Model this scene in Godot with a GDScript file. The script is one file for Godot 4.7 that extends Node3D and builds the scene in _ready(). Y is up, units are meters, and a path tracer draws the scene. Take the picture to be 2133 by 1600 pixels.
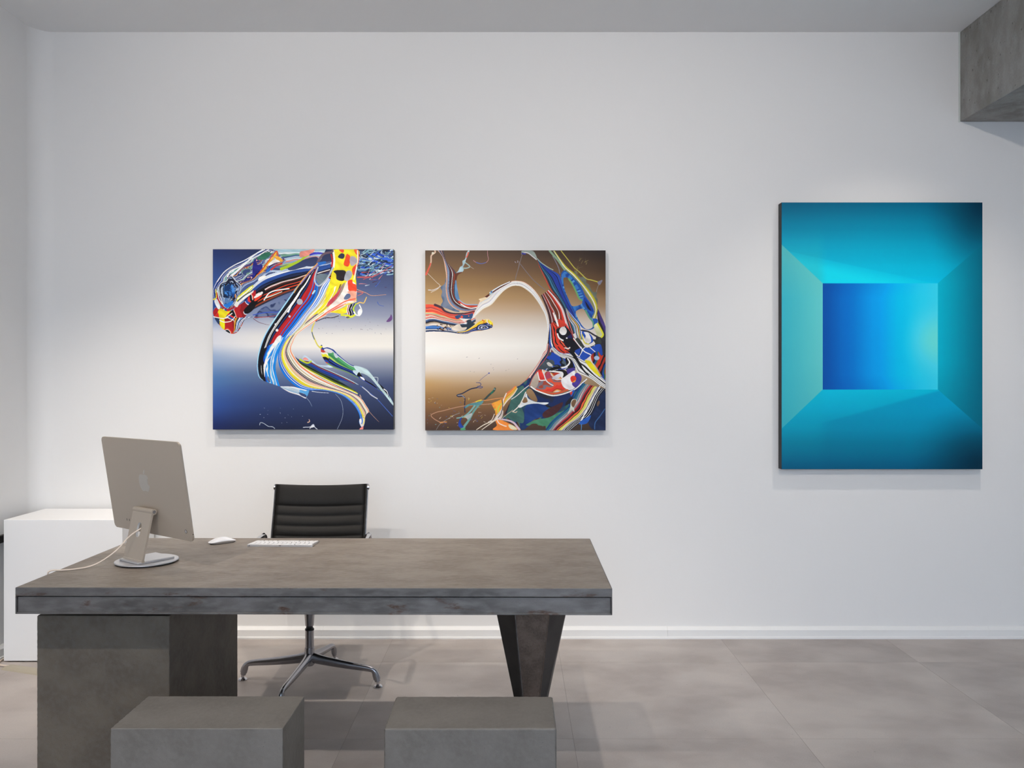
extends Node3D
# A gallery office: concrete desk, two poured-paint pictures and one blue picture on a white wall.
# Metres, y up. The camera stands at x = 0, z = 0; the long wall is at z = -4.59.

const WALL_Z := -4.59
const LEFT_X := -2.63
const RIGHT_X := 4.6
const FRONT_Z := 3.4
const CEIL_Y := 3.338
const DESK_Y := 0.73

var used := {}
var mats := {}


# ---------------------------------------------------------------- naming
func numbered(called: String) -> String:
	var k: int = used.get(called, 0)
	used[called] = k + 1
	return called if k == 0 else "%s_%03d" % [called, k]


func thing(called: String, label: String, category: String, at := Vector3.ZERO, turn := 0.0, group := "") -> Node3D:
	var o := Node3D.new()
	o.name = numbered(called)
	add_child(o)
	o.position = at
	o.rotation.y = turn
	tag(o, label, category, group)
	return o


func tag(o: Node, label: String, category: String, group := "") -> void:
	o.set_meta("label", label)
	o.set_meta("category", category)
	if group:
		o.set_meta("group", group)


func part(called: String, mesh: Mesh, m: Material, parent: Node, at := Vector3.ZERO) -> MeshInstance3D:
	var o := MeshInstance3D.new()
	o.name = called
	o.mesh = mesh
	if m:
		o.material_override = m
	parent.add_child(o, true)
	o.position = at
	return o


func struct(called: String, mesh: Mesh, m: Material, at := Vector3.ZERO) -> MeshInstance3D:
	var o := part(numbered(called), mesh, m, self, at)
	o.set_meta("kind", "structure")
	return o


# ---------------------------------------------------------------- mesh helpers
func tri(st: SurfaceTool, a: Vector3, b: Vector3, c: Vector3, na: Vector3, nb: Vector3, nc: Vector3) -> void:
	if (b - a).cross(c - a).dot(na + nb + nc) > 0.0:   # front faces run clockwise
		var t := b
		b = c
		c = t
		t = nb
		nb = nc
		nc = t
	st.set_normal(na)
	st.add_vertex(a)
	st.set_normal(nb)
	st.add_vertex(b)
	st.set_normal(nc)
	st.add_vertex(c)


func quad(st: SurfaceTool, a: Vector3, b: Vector3, c: Vector3, d: Vector3, n: Vector3) -> void:
	tri(st, a, b, c, n, n, n)
	tri(st, a, c, d, n, n, n)


func flat_quad(st: SurfaceTool, a: Vector3, b: Vector3, c: Vector3, d: Vector3, inside: Vector3) -> void:
	var n := (b - a).cross(c - a).normalized()
	if n.dot((a + b + c + d) / 4.0 - inside) < 0.0:
		n = -n
	quad(st, a, b, c, d, n)


func start() -> SurfaceTool:
	var st := SurfaceTool.new()
	st.begin(Mesh.PRIMITIVE_TRIANGLES)
	return st


func add_box(st: SurfaceTool, lo: Vector3, hi: Vector3) -> void:
	var c := (lo + hi) / 2.0
	var h := (hi - lo) / 2.0
	for axis in 3:
		for s in [-1.0, 1.0]:
			var n := Vector3.ZERO
			n[axis] = s
			var u := Vector3.ZERO
			u[(axis + 1) % 3] = h[(axis + 1) % 3]
			var v := Vector3.ZERO
			v[(axis + 2) % 3] = h[(axis + 2) % 3]
			var m: Vector3 = c + n * h[axis]
			quad(st, m - u - v, m + u - v, m + u + v, m - u + v, n)


func box(lo: Vector3, hi: Vector3) -> Mesh:
	var st := start()
	add_box(st, lo, hi)
	return st.commit()


# A box with rounded edges. steps: segments of each rounding; cuts: extra segments along each flat side; rough: noise that chips the edges.
func add_round_box(st: SurfaceTool, lo: Vector3, hi: Vector3, b: float, steps := 2, cuts := 1, rough: FastNoiseLite = null, depth := 0.0) -> void:
	var c := (lo + hi) / 2.0
	var h := (hi - lo) / 2.0 - Vector3(b, b, b)
	var line := []
	for i in steps + 1:
		line.append([-1.0, deg_to_rad(-45.0 + 45.0 * i / steps)])
	for i in range(1, cuts):
		line.append([-1.0 + 2.0 * i / cuts, 0.0])
	for i in steps + 1:
		line.append([1.0, deg_to_rad(45.0 * i / steps)])
	var k := line.size()
	for axis in 3:
		var a1 := (axis + 1) % 3
		var a2 := (axis + 2) % 3
		for s in [-1.0, 1.0]:
			var p := []
			var n := []
			for i in k:
				for j in k:
					var d := Vector3.ZERO
					d[axis] = s
					d[a1] = tan(line[i][1])
					d[a2] = tan(line[j][1])
					d = d.normalized()
					var q := Vector3.ZERO
					q[axis] = s * h[axis]
					q[a1] = line[i][0] * h[a1]
					q[a2] = line[j][0] * h[a2]
					var w := c + q + d * b
					if rough:
						var edge: float = 1.0 if (absf(line[i][1]) > 0.01 or absf(line[j][1]) > 0.01) else 0.0
						var r := rough.get_noise_3dv(w)
						w -= d * depth * (edge * maxf(0.0, r * 1.6 + 0.1) + 0.12 * r)
					p.append(w)
					n.append(d)
			for i in k - 1:
				for j in k - 1:
					var q0 := i * k + j
					tri(st, p[q0], p[q0 + 1], p[q0 + k + 1], n[q0], n[q0 + 1], n[q0 + k + 1])
					tri(st, p[q0], p[q0 + k + 1], p[q0 + k], n[q0], n[q0 + k + 1], n[q0 + k])


func round_box(lo: Vector3, hi: Vector3, b: float, steps := 2) -> Mesh:
	var st := start()
	add_round_box(st, lo, hi, b, steps)
	return st.commit()


func add_lathe(st: SurfaceTool, profile: Array, seg := 24, at := Vector3.ZERO) -> void:
	# profile: [radius, y] pairs from bottom to top
	for i in profile.size() - 1:
		var r0: float = profile[i][0]
		var y0: float = profile[i][1]
		var r1: float = profile[i + 1][0]
		var y1: float = profile[i + 1][1]
		var slope := Vector2(y1 - y0, -(r1 - r0)).normalized()
		for k in seg:
			var a0 := TAU * k / seg
			var a1 := TAU * (k + 1) / seg
			var d0 := Vector3(cos(a0), 0, sin(a0))
			var d1 := Vector3(cos(a1), 0, sin(a1))
			var n0 := d0 * slope.x + Vector3.UP * slope.y
			var n1 := d1 * slope.x + Vector3.UP * slope.y
			var p00 := at + d0 * r0 + Vector3.UP * y0
			var p01 := at + d1 * r0 + Vector3.UP * y0
			var p10 := at + d0 * r1 + Vector3.UP * y1
			var p11 := at + d1 * r1 + Vector3.UP * y1
			if r0 > 1e-6:
				tri(st, p00, p01, p11, n0, n1, n1)
			if r1 > 1e-6:
				tri(st, p00, p11, p10, n0, n1, n0)


func lathe(profile: Array, seg := 24, at := Vector3.ZERO) -> Mesh:
	var st := start()
	add_lathe(st, profile, seg, at)
	return st.commit()


# A tube swept along points; radii may differ; flat squeezes it along `up`.
func add_tube(st: SurfaceTool, path: Array, radii: Array, seg := 10, flat := 1.0, up := Vector3.UP) -> void:
	var rings := []
	var norms := []
	var count := path.size()
	for i in count:
		var t: Vector3 = (path[mini(i + 1, count - 1)] - path[maxi(i - 1, 0)]).normalized()
		var side := t.cross(up)
		if side.length() < 0.05:
			side = t.cross(Vector3.RIGHT if absf(t.x) < 0.9 else Vector3.BACK)
		side = side.normalized()
		var over := side.cross(t).normalized()
		var r: float = radii[mini(i, radii.size() - 1)]
		var ring := []
		var nr := []
		for k in seg:
			var a := TAU * k / seg
			ring.append(path[i] + side * cos(a) * r + over * sin(a) * r * flat)
			nr.append((side * cos(a) * flat + over * sin(a)).normalized())
		rings.append(ring)
		norms.append(nr)
	for i in count - 1:
		for k in seg:
			var m := (k + 1) % seg
			tri(st, rings[i][k], rings[i][m], rings[i + 1][m], norms[i][k], norms[i][m], norms[i + 1][m])
			tri(st, rings[i][k], rings[i + 1][m], rings[i + 1][k], norms[i][k], norms[i + 1][m], norms[i + 1][k])
	for e in [0, count - 1]:
		var n: Vector3 = (path[0] - path[1] if e == 0 else path[count - 1] - path[count - 2]).normalized()
		for k in seg:
			tri(st, path[e], rings[e][k], rings[e][(k + 1) % seg], n, n, n)


func tube(path: Array, radii: Array, seg := 10, flat := 1.0, up := Vector3.UP) -> Mesh:
	var st := start()
	add_tube(st, path, radii, seg, flat, up)
	return st.commit()


func smooth(points: Array, per := 8) -> Array:
	var out := []
	var k := points.size()
	for i in k - 1:
		var p0: Vector3 = points[maxi(i - 1, 0)]
		var p1: Vector3 = points[i]
		var p2: Vector3 = points[i + 1]
		var p3: Vector3 = points[mini(i + 2, k - 1)]
		for j in per:
			out.append(p1.cubic_interpolate(p2, p0, p3, float(j) / per))
	out.append(points[k - 1])
	return out


# Outline in x/y pulled from z0 to z1, with an optional hole-free polygon.
func add_prism(st: SurfaceTool, outline: PackedVector2Array, z0: float, z1: float) -> void:
	var idx := Geometry2D.triangulate_polygon(outline)
	for z in [z0, z1]:
		var n := Vector3(0, 0, 1.0 if z == maxf(z0, z1) else -1.0)
		for i in range(0, idx.size(), 3):
			tri(st, Vector3(outline[idx[i]].x, outline[idx[i]].y, z), Vector3(outline[idx[i + 1]].x, outline[idx[i + 1]].y, z), Vector3(outline[idx[i + 2]].x, outline[idx[i + 2]].y, z), n, n, n)
	var k := outline.size()
	var turn := 1.0 if Geometry2D.is_polygon_clockwise(outline) else -1.0
	for i in k:
		var a := outline[i]
		var b := outline[(i + 1) % k]
		var d := (b - a).normalized()
		var n := Vector3(-d.y, d.x, 0) * turn
		quad(st, Vector3(a.x, a.y, z0), Vector3(b.x, b.y, z0), Vector3(b.x, b.y, z1), Vector3(a.x, a.y, z1), n)


func prism(outline: PackedVector2Array, z0: float, z1: float) -> Mesh:
	var st := start()
	add_prism(st, outline, z0, z1)
	return st.commit()


func round_rect(w: float, h: float, r: float, seg := 6) -> PackedVector2Array:
	var out := PackedVector2Array()
	for q in 4:
		var c := Vector2((w / 2 - r) * [1, -1, -1, 1][q], (h / 2 - r) * [1, 1, -1, -1][q])
		for i in seg + 1:
			var a := PI / 2 * (q + float(i) / seg)
			out.append(c + Vector2(cos(a), sin(a)) * r)
	return out


# ---------------------------------------------------------------- materials
func noise(seed_: int, freq: float, octaves := 4, kind := FastNoiseLite.TYPE_SIMPLEX_SMOOTH) -> FastNoiseLite:
	var f := FastNoiseLite.new()
	f.seed = seed_
	f.noise_type = kind
	f.frequency = freq
	f.fractal_octaves = octaves
	f.fractal_type = FastNoiseLite.FRACTAL_FBM
	return f


func field(seed_: int, freq: float, octaves: int, w: int, h: int) -> PackedByteArray:
	var im := noise(seed_, freq, octaves).get_seamless_image(w, h)
	im.convert(Image.FORMAT_L8)
	return im.get_data()


# A tiling texture: base colours mixed by two noise fields and a fine grain, with dark pits and optional stain colour.
func stone_texture(w: int, h: int, seed_: int, c0: Color, c1: Color, c2: Color, coarse: float, fine: float, grain: float, pits: float, stain := Color(0, 0, 0, 0)) -> ImageTexture:
	var f0 := field(seed_, coarse, 4, w, h)
	var f1 := field(seed_ + 1, fine, 5, w, h)
	var f2 := field(seed_ + 2, 0.3, 2, w, h)
	var f3 := field(seed_ + 3, 0.09, 2, w, h)
	var f4 := field(seed_ + 4, coarse * 1.7, 5, w, h)
	var data := PackedByteArray()
	data.resize(w * h * 3)
	for i in w * h:
		var a := f0[i] / 255.0
		var b := f1[i] / 255.0
		var c := c0.lerp(c1, clampf((a - 0.25) * 2.0, 0, 1)).lerp(c2, clampf((b - 0.35) * 1.6, 0, 1) * 0.6)
		var k := 1.0 + (f2[i] / 255.0 - 0.5) * grain
		if stain.a > 0.0:
			c = c.lerp(Color(stain.r, stain.g, stain.b), clampf((f4[i] / 255.0 - (1.0 - stain.a)) * 7.0, 0, 1) * clampf(f3[i] / 90.0 - 0.5, 0, 1))
		if f3[i] < pits:
			k *= 0.72
		data[i * 3] = clampi(int(c.r * k * 255), 0, 255)
		data[i * 3 + 1] = clampi(int(c.g * k * 255), 0, 255)
		data[i * 3 + 2] = clampi(int(c.b * k * 255), 0, 255)
	return ImageTexture.create_from_image(Image.create_from_data(w, h, false, Image.FORMAT_RGB8, data))


func bump_texture(seed_: int, freq: float, octaves: int, size := 512, strength := 4.0) -> ImageTexture:
	var im := noise(seed_, freq, octaves).get_seamless_image(size, size)
	im.convert(Image.FORMAT_RGBA8)
	im.bump_map_to_normal_map(strength)
	return ImageTexture.create_from_image(im)


func plain(called: String, c: Color, rough: float, metal := 0.0, spec := 0.5) -> StandardMaterial3D:
	var m := StandardMaterial3D.new()
	m.resource_name = called
	m.albedo_color = c
	m.roughness = rough
	m.metallic = metal
	m.metallic_specular = spec
	mats[called] = m
	return m


func textured(called: String, tex: Texture2D, rough: float, scale: Vector3, world := true, metal := 0.0) -> StandardMaterial3D:
	var m := plain(called, Color.WHITE, rough, metal)
	m.albedo_texture = tex
	m.uv1_triplanar = true
	m.uv1_world_triplanar = world
	m.uv1_triplanar_sharpness = 8.0
	m.uv1_scale = scale
	return m


func make_materials() -> void:
	var fine := bump_texture(3, 0.02, 5, 512, 3.0)
	for a in [["wall_paint", Color(0.905, 0.902, 0.897), 0.62], ["ceiling_paint", Color(0.93, 0.93, 0.93), 0.8]]:
		var m := plain(a[0], a[1], a[2])
		m.normal_enabled = true
		m.normal_texture = fine
		m.normal_scale = 0.10
		m.uv1_triplanar = true
		m.uv1_world_triplanar = true
		m.uv1_scale = Vector3(0.7, 0.7, 0.7)
	plain("trim_paint", Color(0.91, 0.91, 0.905), 0.45)
	plain("plinth_paint", Color(0.93, 0.93, 0.93), 0.5)
	plain("black_frame", Color(0.055, 0.055, 0.06), 0.5)
	plain("caulk", Color(0.82, 0.84, 0.82), 0.6)
	plain("grout", Color(0.50, 0.47, 0.445), 0.9)
	var tile := stone_texture(1024, 1024, 21, Color(0.645, 0.61, 0.59), Color(0.725, 0.695, 0.675), Color(0.70, 0.675, 0.66), 0.004, 0.014, 0.06, 12)
	for i in 3:
		var m := textured("tile_%d" % i, tile, 0.48, Vector3(0.42, 0.42, 0.55))
		m.uv1_offset = Vector3(0.37 * i, 0.0, 0.21 * i)
		m.albedo_color = [Color(1, 1, 1), Color(0.975, 0.972, 0.97), Color(0.99, 0.985, 0.98)][i]
		m.normal_enabled = true
		m.normal_texture = fine
		m.normal_scale = 0.05
	var rough := bump_texture(8, 0.05, 5, 512, 5.0)
	var beam := stone_texture(512, 512, 31, Color(0.53, 0.52, 0.50), Color(0.61, 0.60, 0.585), Color(0.66, 0.66, 0.66), 0.008, 0.03, 0.10, 30)
	var m1 := textured("beam_concrete", beam, 0.8, Vector3(0.9, 0.45, 0.9))
	var ped := stone_texture(1024, 1024, 41, Color(0.33, 0.30, 0.265), Color(0.375, 0.345, 0.305), Color(0.385, 0.365, 0.34), 0.004, 0.03, 0.14, 26, Color(0.45, 0.44, 0.43, 0.13))
	var m2 := textured("pedestal_concrete", ped, 0.66, Vector3(1.15, 1.15, 1.15))
	var stool := stone_texture(1024, 1024, 51, Color(0.40, 0.385, 0.365), Color(0.435, 0.42, 0.40), Color(0.45, 0.437, 0.42), 0.004, 0.03, 0.11, 20, Color(0.40, 0.37, 0.33, 0.10))
	var m3 := textured("stool_concrete", stool, 0.62, Vector3(1.3, 1.3, 1.3))
	var top := stone_texture(1024, 1024, 61, Color(0.46, 0.42, 0.38), Color(0.53, 0.495, 0.455), Color(0.575, 0.545, 0.51), 0.005, 0.03, 0.12, 18, Color(0.43, 0.39, 0.345, 0.18))
	var m4 := textured("desk_concrete", top, 0.5, Vector3(0.7, 1.0, 1.5), false)
	for m in [m1, m2, m3, m4]:
		m.normal_enabled = true
		m.normal_texture = rough
		m.normal_scale = 0.12
	var steel := stone_texture(1024, 512, 71, Color(0.33, 0.32, 0.315), Color(0.42, 0.41, 0.405), Color(0.50, 0.495, 0.495), 0.005, 0.022, 0.08, 20, Color(0.30, 0.225, 0.19, 0.28))
	textured("desk_steel", steel, 0.38, Vector3(0.55, 3.4, 2.0), false, 0.4)
	var leg := stone_texture(512, 512, 81, Color(0.335, 0.285, 0.25), Color(0.41, 0.35, 0.31), Color(0.45, 0.39, 0.355), 0.01, 0.06, 0.30, 40)
	textured("leg_rust", leg, 0.62, Vector3(3, 3, 3), false, 0.25)
	var dark := stone_texture(512, 512, 91, Color(0.20, 0.20, 0.21), Color(0.27, 0.265, 0.27), Color(0.31, 0.30, 0.30), 0.01, 0.03, 0.08, 18)
	textured("leg_steel", dark, 0.42, Vector3(1.5, 0.7, 1.5), false, 0.5)
	var leather := plain("leather", Color(0.095, 0.09, 0.084), 0.44, 0.0, 0.28)
	leather.normal_enabled = true
	leather.normal_texture = bump_texture(14, 0.09, 3, 512, 5.0)
	leather.normal_scale = 0.28
	leather.uv1_triplanar = true
	leather.uv1_scale = Vector3(7, 7, 7)
	plain("welt", Color(0.05, 0.05, 0.05), 0.5)
	plain("chrome", Color(0.80, 0.80, 0.82), 0.16, 1.0)
	plain("satin_chrome", Color(0.66, 0.66, 0.68), 0.26, 1.0)
	plain("black_plastic", Color(0.06, 0.06, 0.06), 0.45)
	plain("silver_shell", Color(0.745, 0.70, 0.645), 0.42, 0.5)
	plain("silver_bright", Color(0.80, 0.80, 0.81), 0.30, 0.75)
	plain("logo_mirror", Color(0.78, 0.76, 0.73), 0.30, 0.6)
	plain("screen_glass", Color(0.03, 0.03, 0.035), 0.08)
	plain("bezel_white", Color(0.86, 0.86, 0.86), 0.3)
	plain("cord", Color(0.86, 0.80, 0.74), 0.6)
	plain("key_white", Color(0.86, 0.86, 0.865), 0.45)
	plain("mouse_white", Color(0.90, 0.90, 0.91), 0.15)
	plain("cover_beige", Color(0.66, 0.625, 0.555), 0.55)
	plain("track_white", Color(0.85, 0.85, 0.85), 0.5)
	plain("pavement", Color(0.80, 0.80, 0.80), 0.9)
	var glow := plain("lamp_glow", Color(1, 0.95, 0.88), 0.5)
	glow.emission_enabled = true
	glow.emission = Color(1, 0.93, 0.84)
	glow.emission_energy_multiplier = 3.0
	var glass := plain("window_glass", Color(0.95, 0.98, 1.0, 0.06), 0.02)
	glass.transparency = BaseMaterial3D.TRANSPARENCY_ALPHA


# ---------------------------------------------------------------- scene
func _ready() -> void:
	# camera: level, 1.409 m up, with a hair of lens shift
	var cam := Camera3D.new()
	cam.name = "camera"
	add_child(cam)
	cam.position = Vector3(0, 1.409, 0)
	cam.projection = Camera3D.PROJECTION_FRUSTUM
	cam.near = 0.05
	cam.far = 200.0
	cam.size = 2.0 * 0.05 * 800.0 / 1735.0
	cam.frustum_offset = Vector2(-4.5, -4.0) / 1735.0 * 0.05
	cam.current = true

	# overcast daylight from the street side behind the camera
	var e := Environment.new()
	e.background_mode = Environment.BG_SKY
	var sky_mat := ProceduralSkyMaterial.new()
	sky_mat.sky_top_color = Color(0.80, 0.87, 0.96)
	sky_mat.sky_horizon_color = Color(0.85, 0.90, 0.96)
	sky_mat.ground_bottom_color = Color(0.35, 0.35, 0.36)
	sky_mat.ground_horizon_color = Color(0.55, 0.56, 0.58)
	sky_mat.energy_multiplier = 5.5
	var sky := Sky.new()
	sky.sky_material = sky_mat
	e.sky = sky
	e.tonemap_mode = Environment.TONE_MAPPER_LINEAR
	e.tonemap_exposure = 1.0
	e.sdfgi_enabled = true
	e.ssao_enabled = true
	e.ssil_enabled = true
	var we := WorldEnvironment.new()
	we.name = "environment"
	we.environment = e
	add_child(we)

	make_materials()

	# the downlights in the ceiling, all above or behind the frame
	spotlight(Vector2(-1.5, -3.45), Vector3(-1.15, 0.0, -4.45), 2.2, 37.0, "round recessed ceiling downlight aimed at the navy picture")
	spotlight(Vector2(-0.5, -3.45), Vector3(-0.6, 0.0, -4.45), 2.1, 38.0, "round recessed ceiling downlight aimed at the bronze picture")
	spotlight(Vector2(2.1, -3.45), Vector3(1.9, 0.0, -4.5), 1.9, 42.0, "round recessed ceiling downlight aimed at the blue picture")
	spotlight(Vector2(-1.8, -0.95), Vector3(-1.2, 0.1, -2.7), 4.4, 36.0, "round recessed ceiling downlight above the front left corner of the desk")
	spotlight(Vector2(0.3, -1.75), Vector3(0.1, 0.0, -2.6), 2.8, 42.0, "round recessed ceiling downlight above the front right corner of the desk")
	spotlight(Vector2(-2.3, -2.6), Vector3(-2.1, 0.4, -4.3), 3.6, 25.0, "round recessed ceiling downlight aimed at the white plinth")
	spotlight(Vector2(-1.1, -0.9), Vector3(-0.8, 2.3, WALL_Z), 3.7, 40.0, "round recessed ceiling downlight washing the wall above the pictures")
	spotlight(Vector2(1.3, -0.9), Vector3(1.5, 1.7, WALL_Z), 3.1, 40.0, "round recessed ceiling downlight washing the wall beside the blue picture")

	build_room()
	build_pictures()
	build_desk()
	build_stools()
	build_plinth()
	build_chair()
	build_computer()
	build_keyboard()
	build_mouse()
	build_cables()


func spotlight(spot: Vector2, aim: Vector3, energy: float, angle: float, label: String) -> void:
	# a downlight set flush in the ceiling: a trim ring, its glowing lens, and the beam just below the lens
	var at := Vector3(spot.x, CEIL_Y, spot.y)
	var t := thing("ceiling_downlight", label, "downlight", at, 0.0, "ceiling downlights")
	part("trim_ring", lathe([[0.040, -0.0005], [0.040, -0.006], [0.054, -0.008], [0.060, -0.004], [0.060, 0.0]], 32), mats.track_white, t)
	var lens := part("lens", lathe([[0.0, -0.004], [0.040, -0.004], [0.040, -0.0005]], 32), mats.lamp_glow, t)
	lens.set_meta("label", "glowing lens")
	var l := SpotLight3D.new()
	l.name = "beam"
	l.light_color = Color(1.0, 0.958, 0.912)
	l.light_energy = energy
	l.light_size = 0.03
	l.spot_angle = angle
	l.spot_angle_attenuation = 1.0
	l.spot_range = 14.0
	l.spot_attenuation = 2.0
	l.shadow_enabled = true
	t.add_child(l)
	l.position = Vector3(0, -0.045, 0)
	var dir := (aim - at - l.position).normalized()
	l.basis = Basis.looking_at(dir, Vector3.RIGHT if absf(dir.y) > 0.95 else Vector3.UP)


func build_room() -> void:
	var w: Material = mats.wall_paint
	var t := 0.2
	struct("wall_back", box(Vector3(LEFT_X - t, -0.1, WALL_Z - t), Vector3(RIGHT_X + t, CEIL_Y + t, WALL_Z)), w)
	struct("wall_left", box(Vector3(LEFT_X - t, -0.1, WALL_Z), Vector3(LEFT_X, CEIL_Y + t, FRONT_Z)), w)
	# rounded inner corner between the left and the long wall
	var cove := start()
	var r := 0.1
	for i in 12:
		var a0 := PI / 2 * i / 12.0
		var a1 := PI / 2 * (i + 1) / 12.0
		var d0 := Vector3(-cos(a0), 0, -sin(a0))
		var d1 := Vector3(-cos(a1), 0, -sin(a1))
		var mid := Vector3(LEFT_X + r, 0, WALL_Z + r)
		var p0 := mid + d0 * r
		var p1 := mid + d1 * r
		tri(cove, p0, p1, p1 + Vector3.UP * CEIL_Y, -d0, -d1, -d1)
		tri(cove, p0, p1 + Vector3.UP * CEIL_Y, p0 + Vector3.UP * CEIL_Y, -d0, -d1, -d0)
	struct("trim_4", cove.commit(), w)
	struct("wall_right", box(Vector3(RIGHT_X, -0.1, WALL_Z), Vector3(RIGHT_X + t, CEIL_Y + t, FRONT_Z)), w)
	struct("ceiling", box(Vector3(LEFT_X, CEIL_Y, WALL_Z), Vector3(RIGHT_X, CEIL_Y + t, FRONT_Z)), mats.ceiling_paint)
	# street front: a wall with one wide shop window
	var st := start()
	add_box(st, Vector3(LEFT_X - t, -0.1, FRONT_Z), Vector3(-2.0, CEIL_Y + t, FRONT_Z + t))
	add_box(st, Vector3(4.0, -0.1, FRONT_Z), Vector3(RIGHT_X + t, CEIL_Y + t, FRONT_Z + t))
	add_box(st, Vector3(-2.0, 3.25, FRONT_Z), Vector3(4.0, CEIL_Y + t, FRONT_Z + t))
	add_box(st, Vector3(-2.0, -0.1, FRONT_Z), Vector3(4.0, 0.15, FRONT_Z + t))
	struct("wall_front", st.commit(), w)
	var win := Node3D.new()
	win.name = numbered("window_1")
	win.set_meta("kind", "structure")
	add_child(win)
	st = start()
	for x in [-2.0, -0.05, 1.95, 3.95]:
		add_box(st, Vector3(x, 0.15, FRONT_Z + 0.06), Vector3(x + 0.05, 3.25, FRONT_Z + 0.14))
	for y in [0.15, 3.2]:
		add_box(st, Vector3(-1.95, y, FRONT_Z + 0.06), Vector3(3.95, y + 0.05, FRONT_Z + 0.14))
	part("window_frame", st.commit(), mats.black_frame, win)
	for x in [-1.95, 0.0, 2.0]:
		part("pane", box(Vector3(x, 0.2, FRONT_Z + 0.098), Vector3(x + 1.95, 3.2, FRONT_Z + 0.102)), mats.window_glass, win)
	var street := part("pavement", box(Vector3(-30, -0.2, FRONT_Z + t), Vector3(30, -0.02, 60)), mats.pavement, self)
	street.set_meta("kind", "structure")

	# floor: 0.9 m stone tiles with thin joints
	var floor_node := Node3D.new()
	floor_node.name = numbered("floor")
	floor_node.set_meta("kind", "structure")
	add_child(floor_node)
	part("grout_bed", box(Vector3(LEFT_X, -0.1, WALL_Z), Vector3(RIGHT_X, -0.0007, FRONT_Z)), mats.grout, floor_node)
	var rng := RandomNumberGenerator.new()
	rng.seed = 5
	var cache := {}
	var gap := 0.0005
	for i in range(-5, 6):
		var x0 := maxf(LEFT_X, 0.2336 + 0.9 * i) + gap
		var x1 := minf(RIGHT_X, 0.2336 + 0.9 * (i + 1)) - gap
		if x1 - x0 < 0.05:
			continue
		for j in range(-2, 9):
			var z0 := maxf(WALL_Z, -4.189 + 0.9 * j) + gap
			var z1 := minf(FRONT_Z, -4.189 + 0.9 * (j + 1)) - gap
			if z1 - z0 < 0.05:
				continue
			var key := "%.3f %.3f" % [x1 - x0, z1 - z0]
			if not cache.has(key):
				var h := Vector3((x1 - x0) / 2, 0, (z1 - z0) / 2)
				cache[key] = round_box(Vector3(-h.x, -0.012, -h.z), Vector3(h.x, 0, h.z), 0.0003, 1)
			part("tile", cache[key], mats["tile_%d" % rng.randi_range(0, 2)], floor_node, Vector3((x0 + x1) / 2, rng.randf_range(-0.0002, 0.0), (z0 + z1) / 2))

	# skirting boards
	var profile := PackedVector2Array([Vector2(0, 0), Vector2(0.026, 0), Vector2(0.026, 0.009), Vector2(0.020, 0.012), Vector2(0.020, 0.048), Vector2(0.006, 0.064), Vector2(0, 0.064)])
	var base := Node3D.new()
	base.name = numbered("baseboard_back")
	base.set_meta("kind", "structure")
	add_child(base)
	var cuts := [LEFT_X + 0.026, -1.05, 0.842, 2.606, RIGHT_X - 0.026]
	for i in 4:
		var o := part("board", prism(profile, 0.0, cuts[i + 1] - cuts[i] - 0.0006), mats.trim_paint, base)
		o.transform = Transform3D(Basis(Vector3(0, 0, 1), Vector3(0, 1, 0), Vector3(1, 0, 0)), Vector3(cuts[i], 0, WALL_Z))
	var bl := struct("baseboard_left", prism(profile, 0.0, FRONT_Z - WALL_Z), mats.trim_paint)
	bl.position = Vector3(LEFT_X, 0, WALL_Z)
	var br := struct("baseboard_right", prism(profile, 0.0, FRONT_Z - WALL_Z), mats.trim_paint)
	br.transform = Transform3D(Basis(Vector3(-1, 0, 0), Vector3(0, 1, 0), Vector3(0, 0, -1)), Vector3(RIGHT_X, 0, FRONT_Z))

	# concrete beam that runs out from the wall, with its line of filler
	st = start()
	add_round_box(st, Vector3(2.4564, 2.843, WALL_Z), Vector3(3.06, CEIL_Y, FRONT_Z), 0.004, 1)
	struct("trim_1", st.commit(), mats.beam_concrete)
	struct("trim_2", box(Vector3(2.4484, 2.840, WALL_Z), Vector3(2.4564, CEIL_Y, WALL_Z + 0.004)), mats.caulk)

	# black rail along the left wall, only its end shows beside the plinth
	struct("trim_3", round_box(Vector3(LEFT_X, 0.588, WALL_Z + 0.12), Vector3(LEFT_X + 0.02, 0.627, -1.2), 0.003, 1), mats.black_frame)


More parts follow.
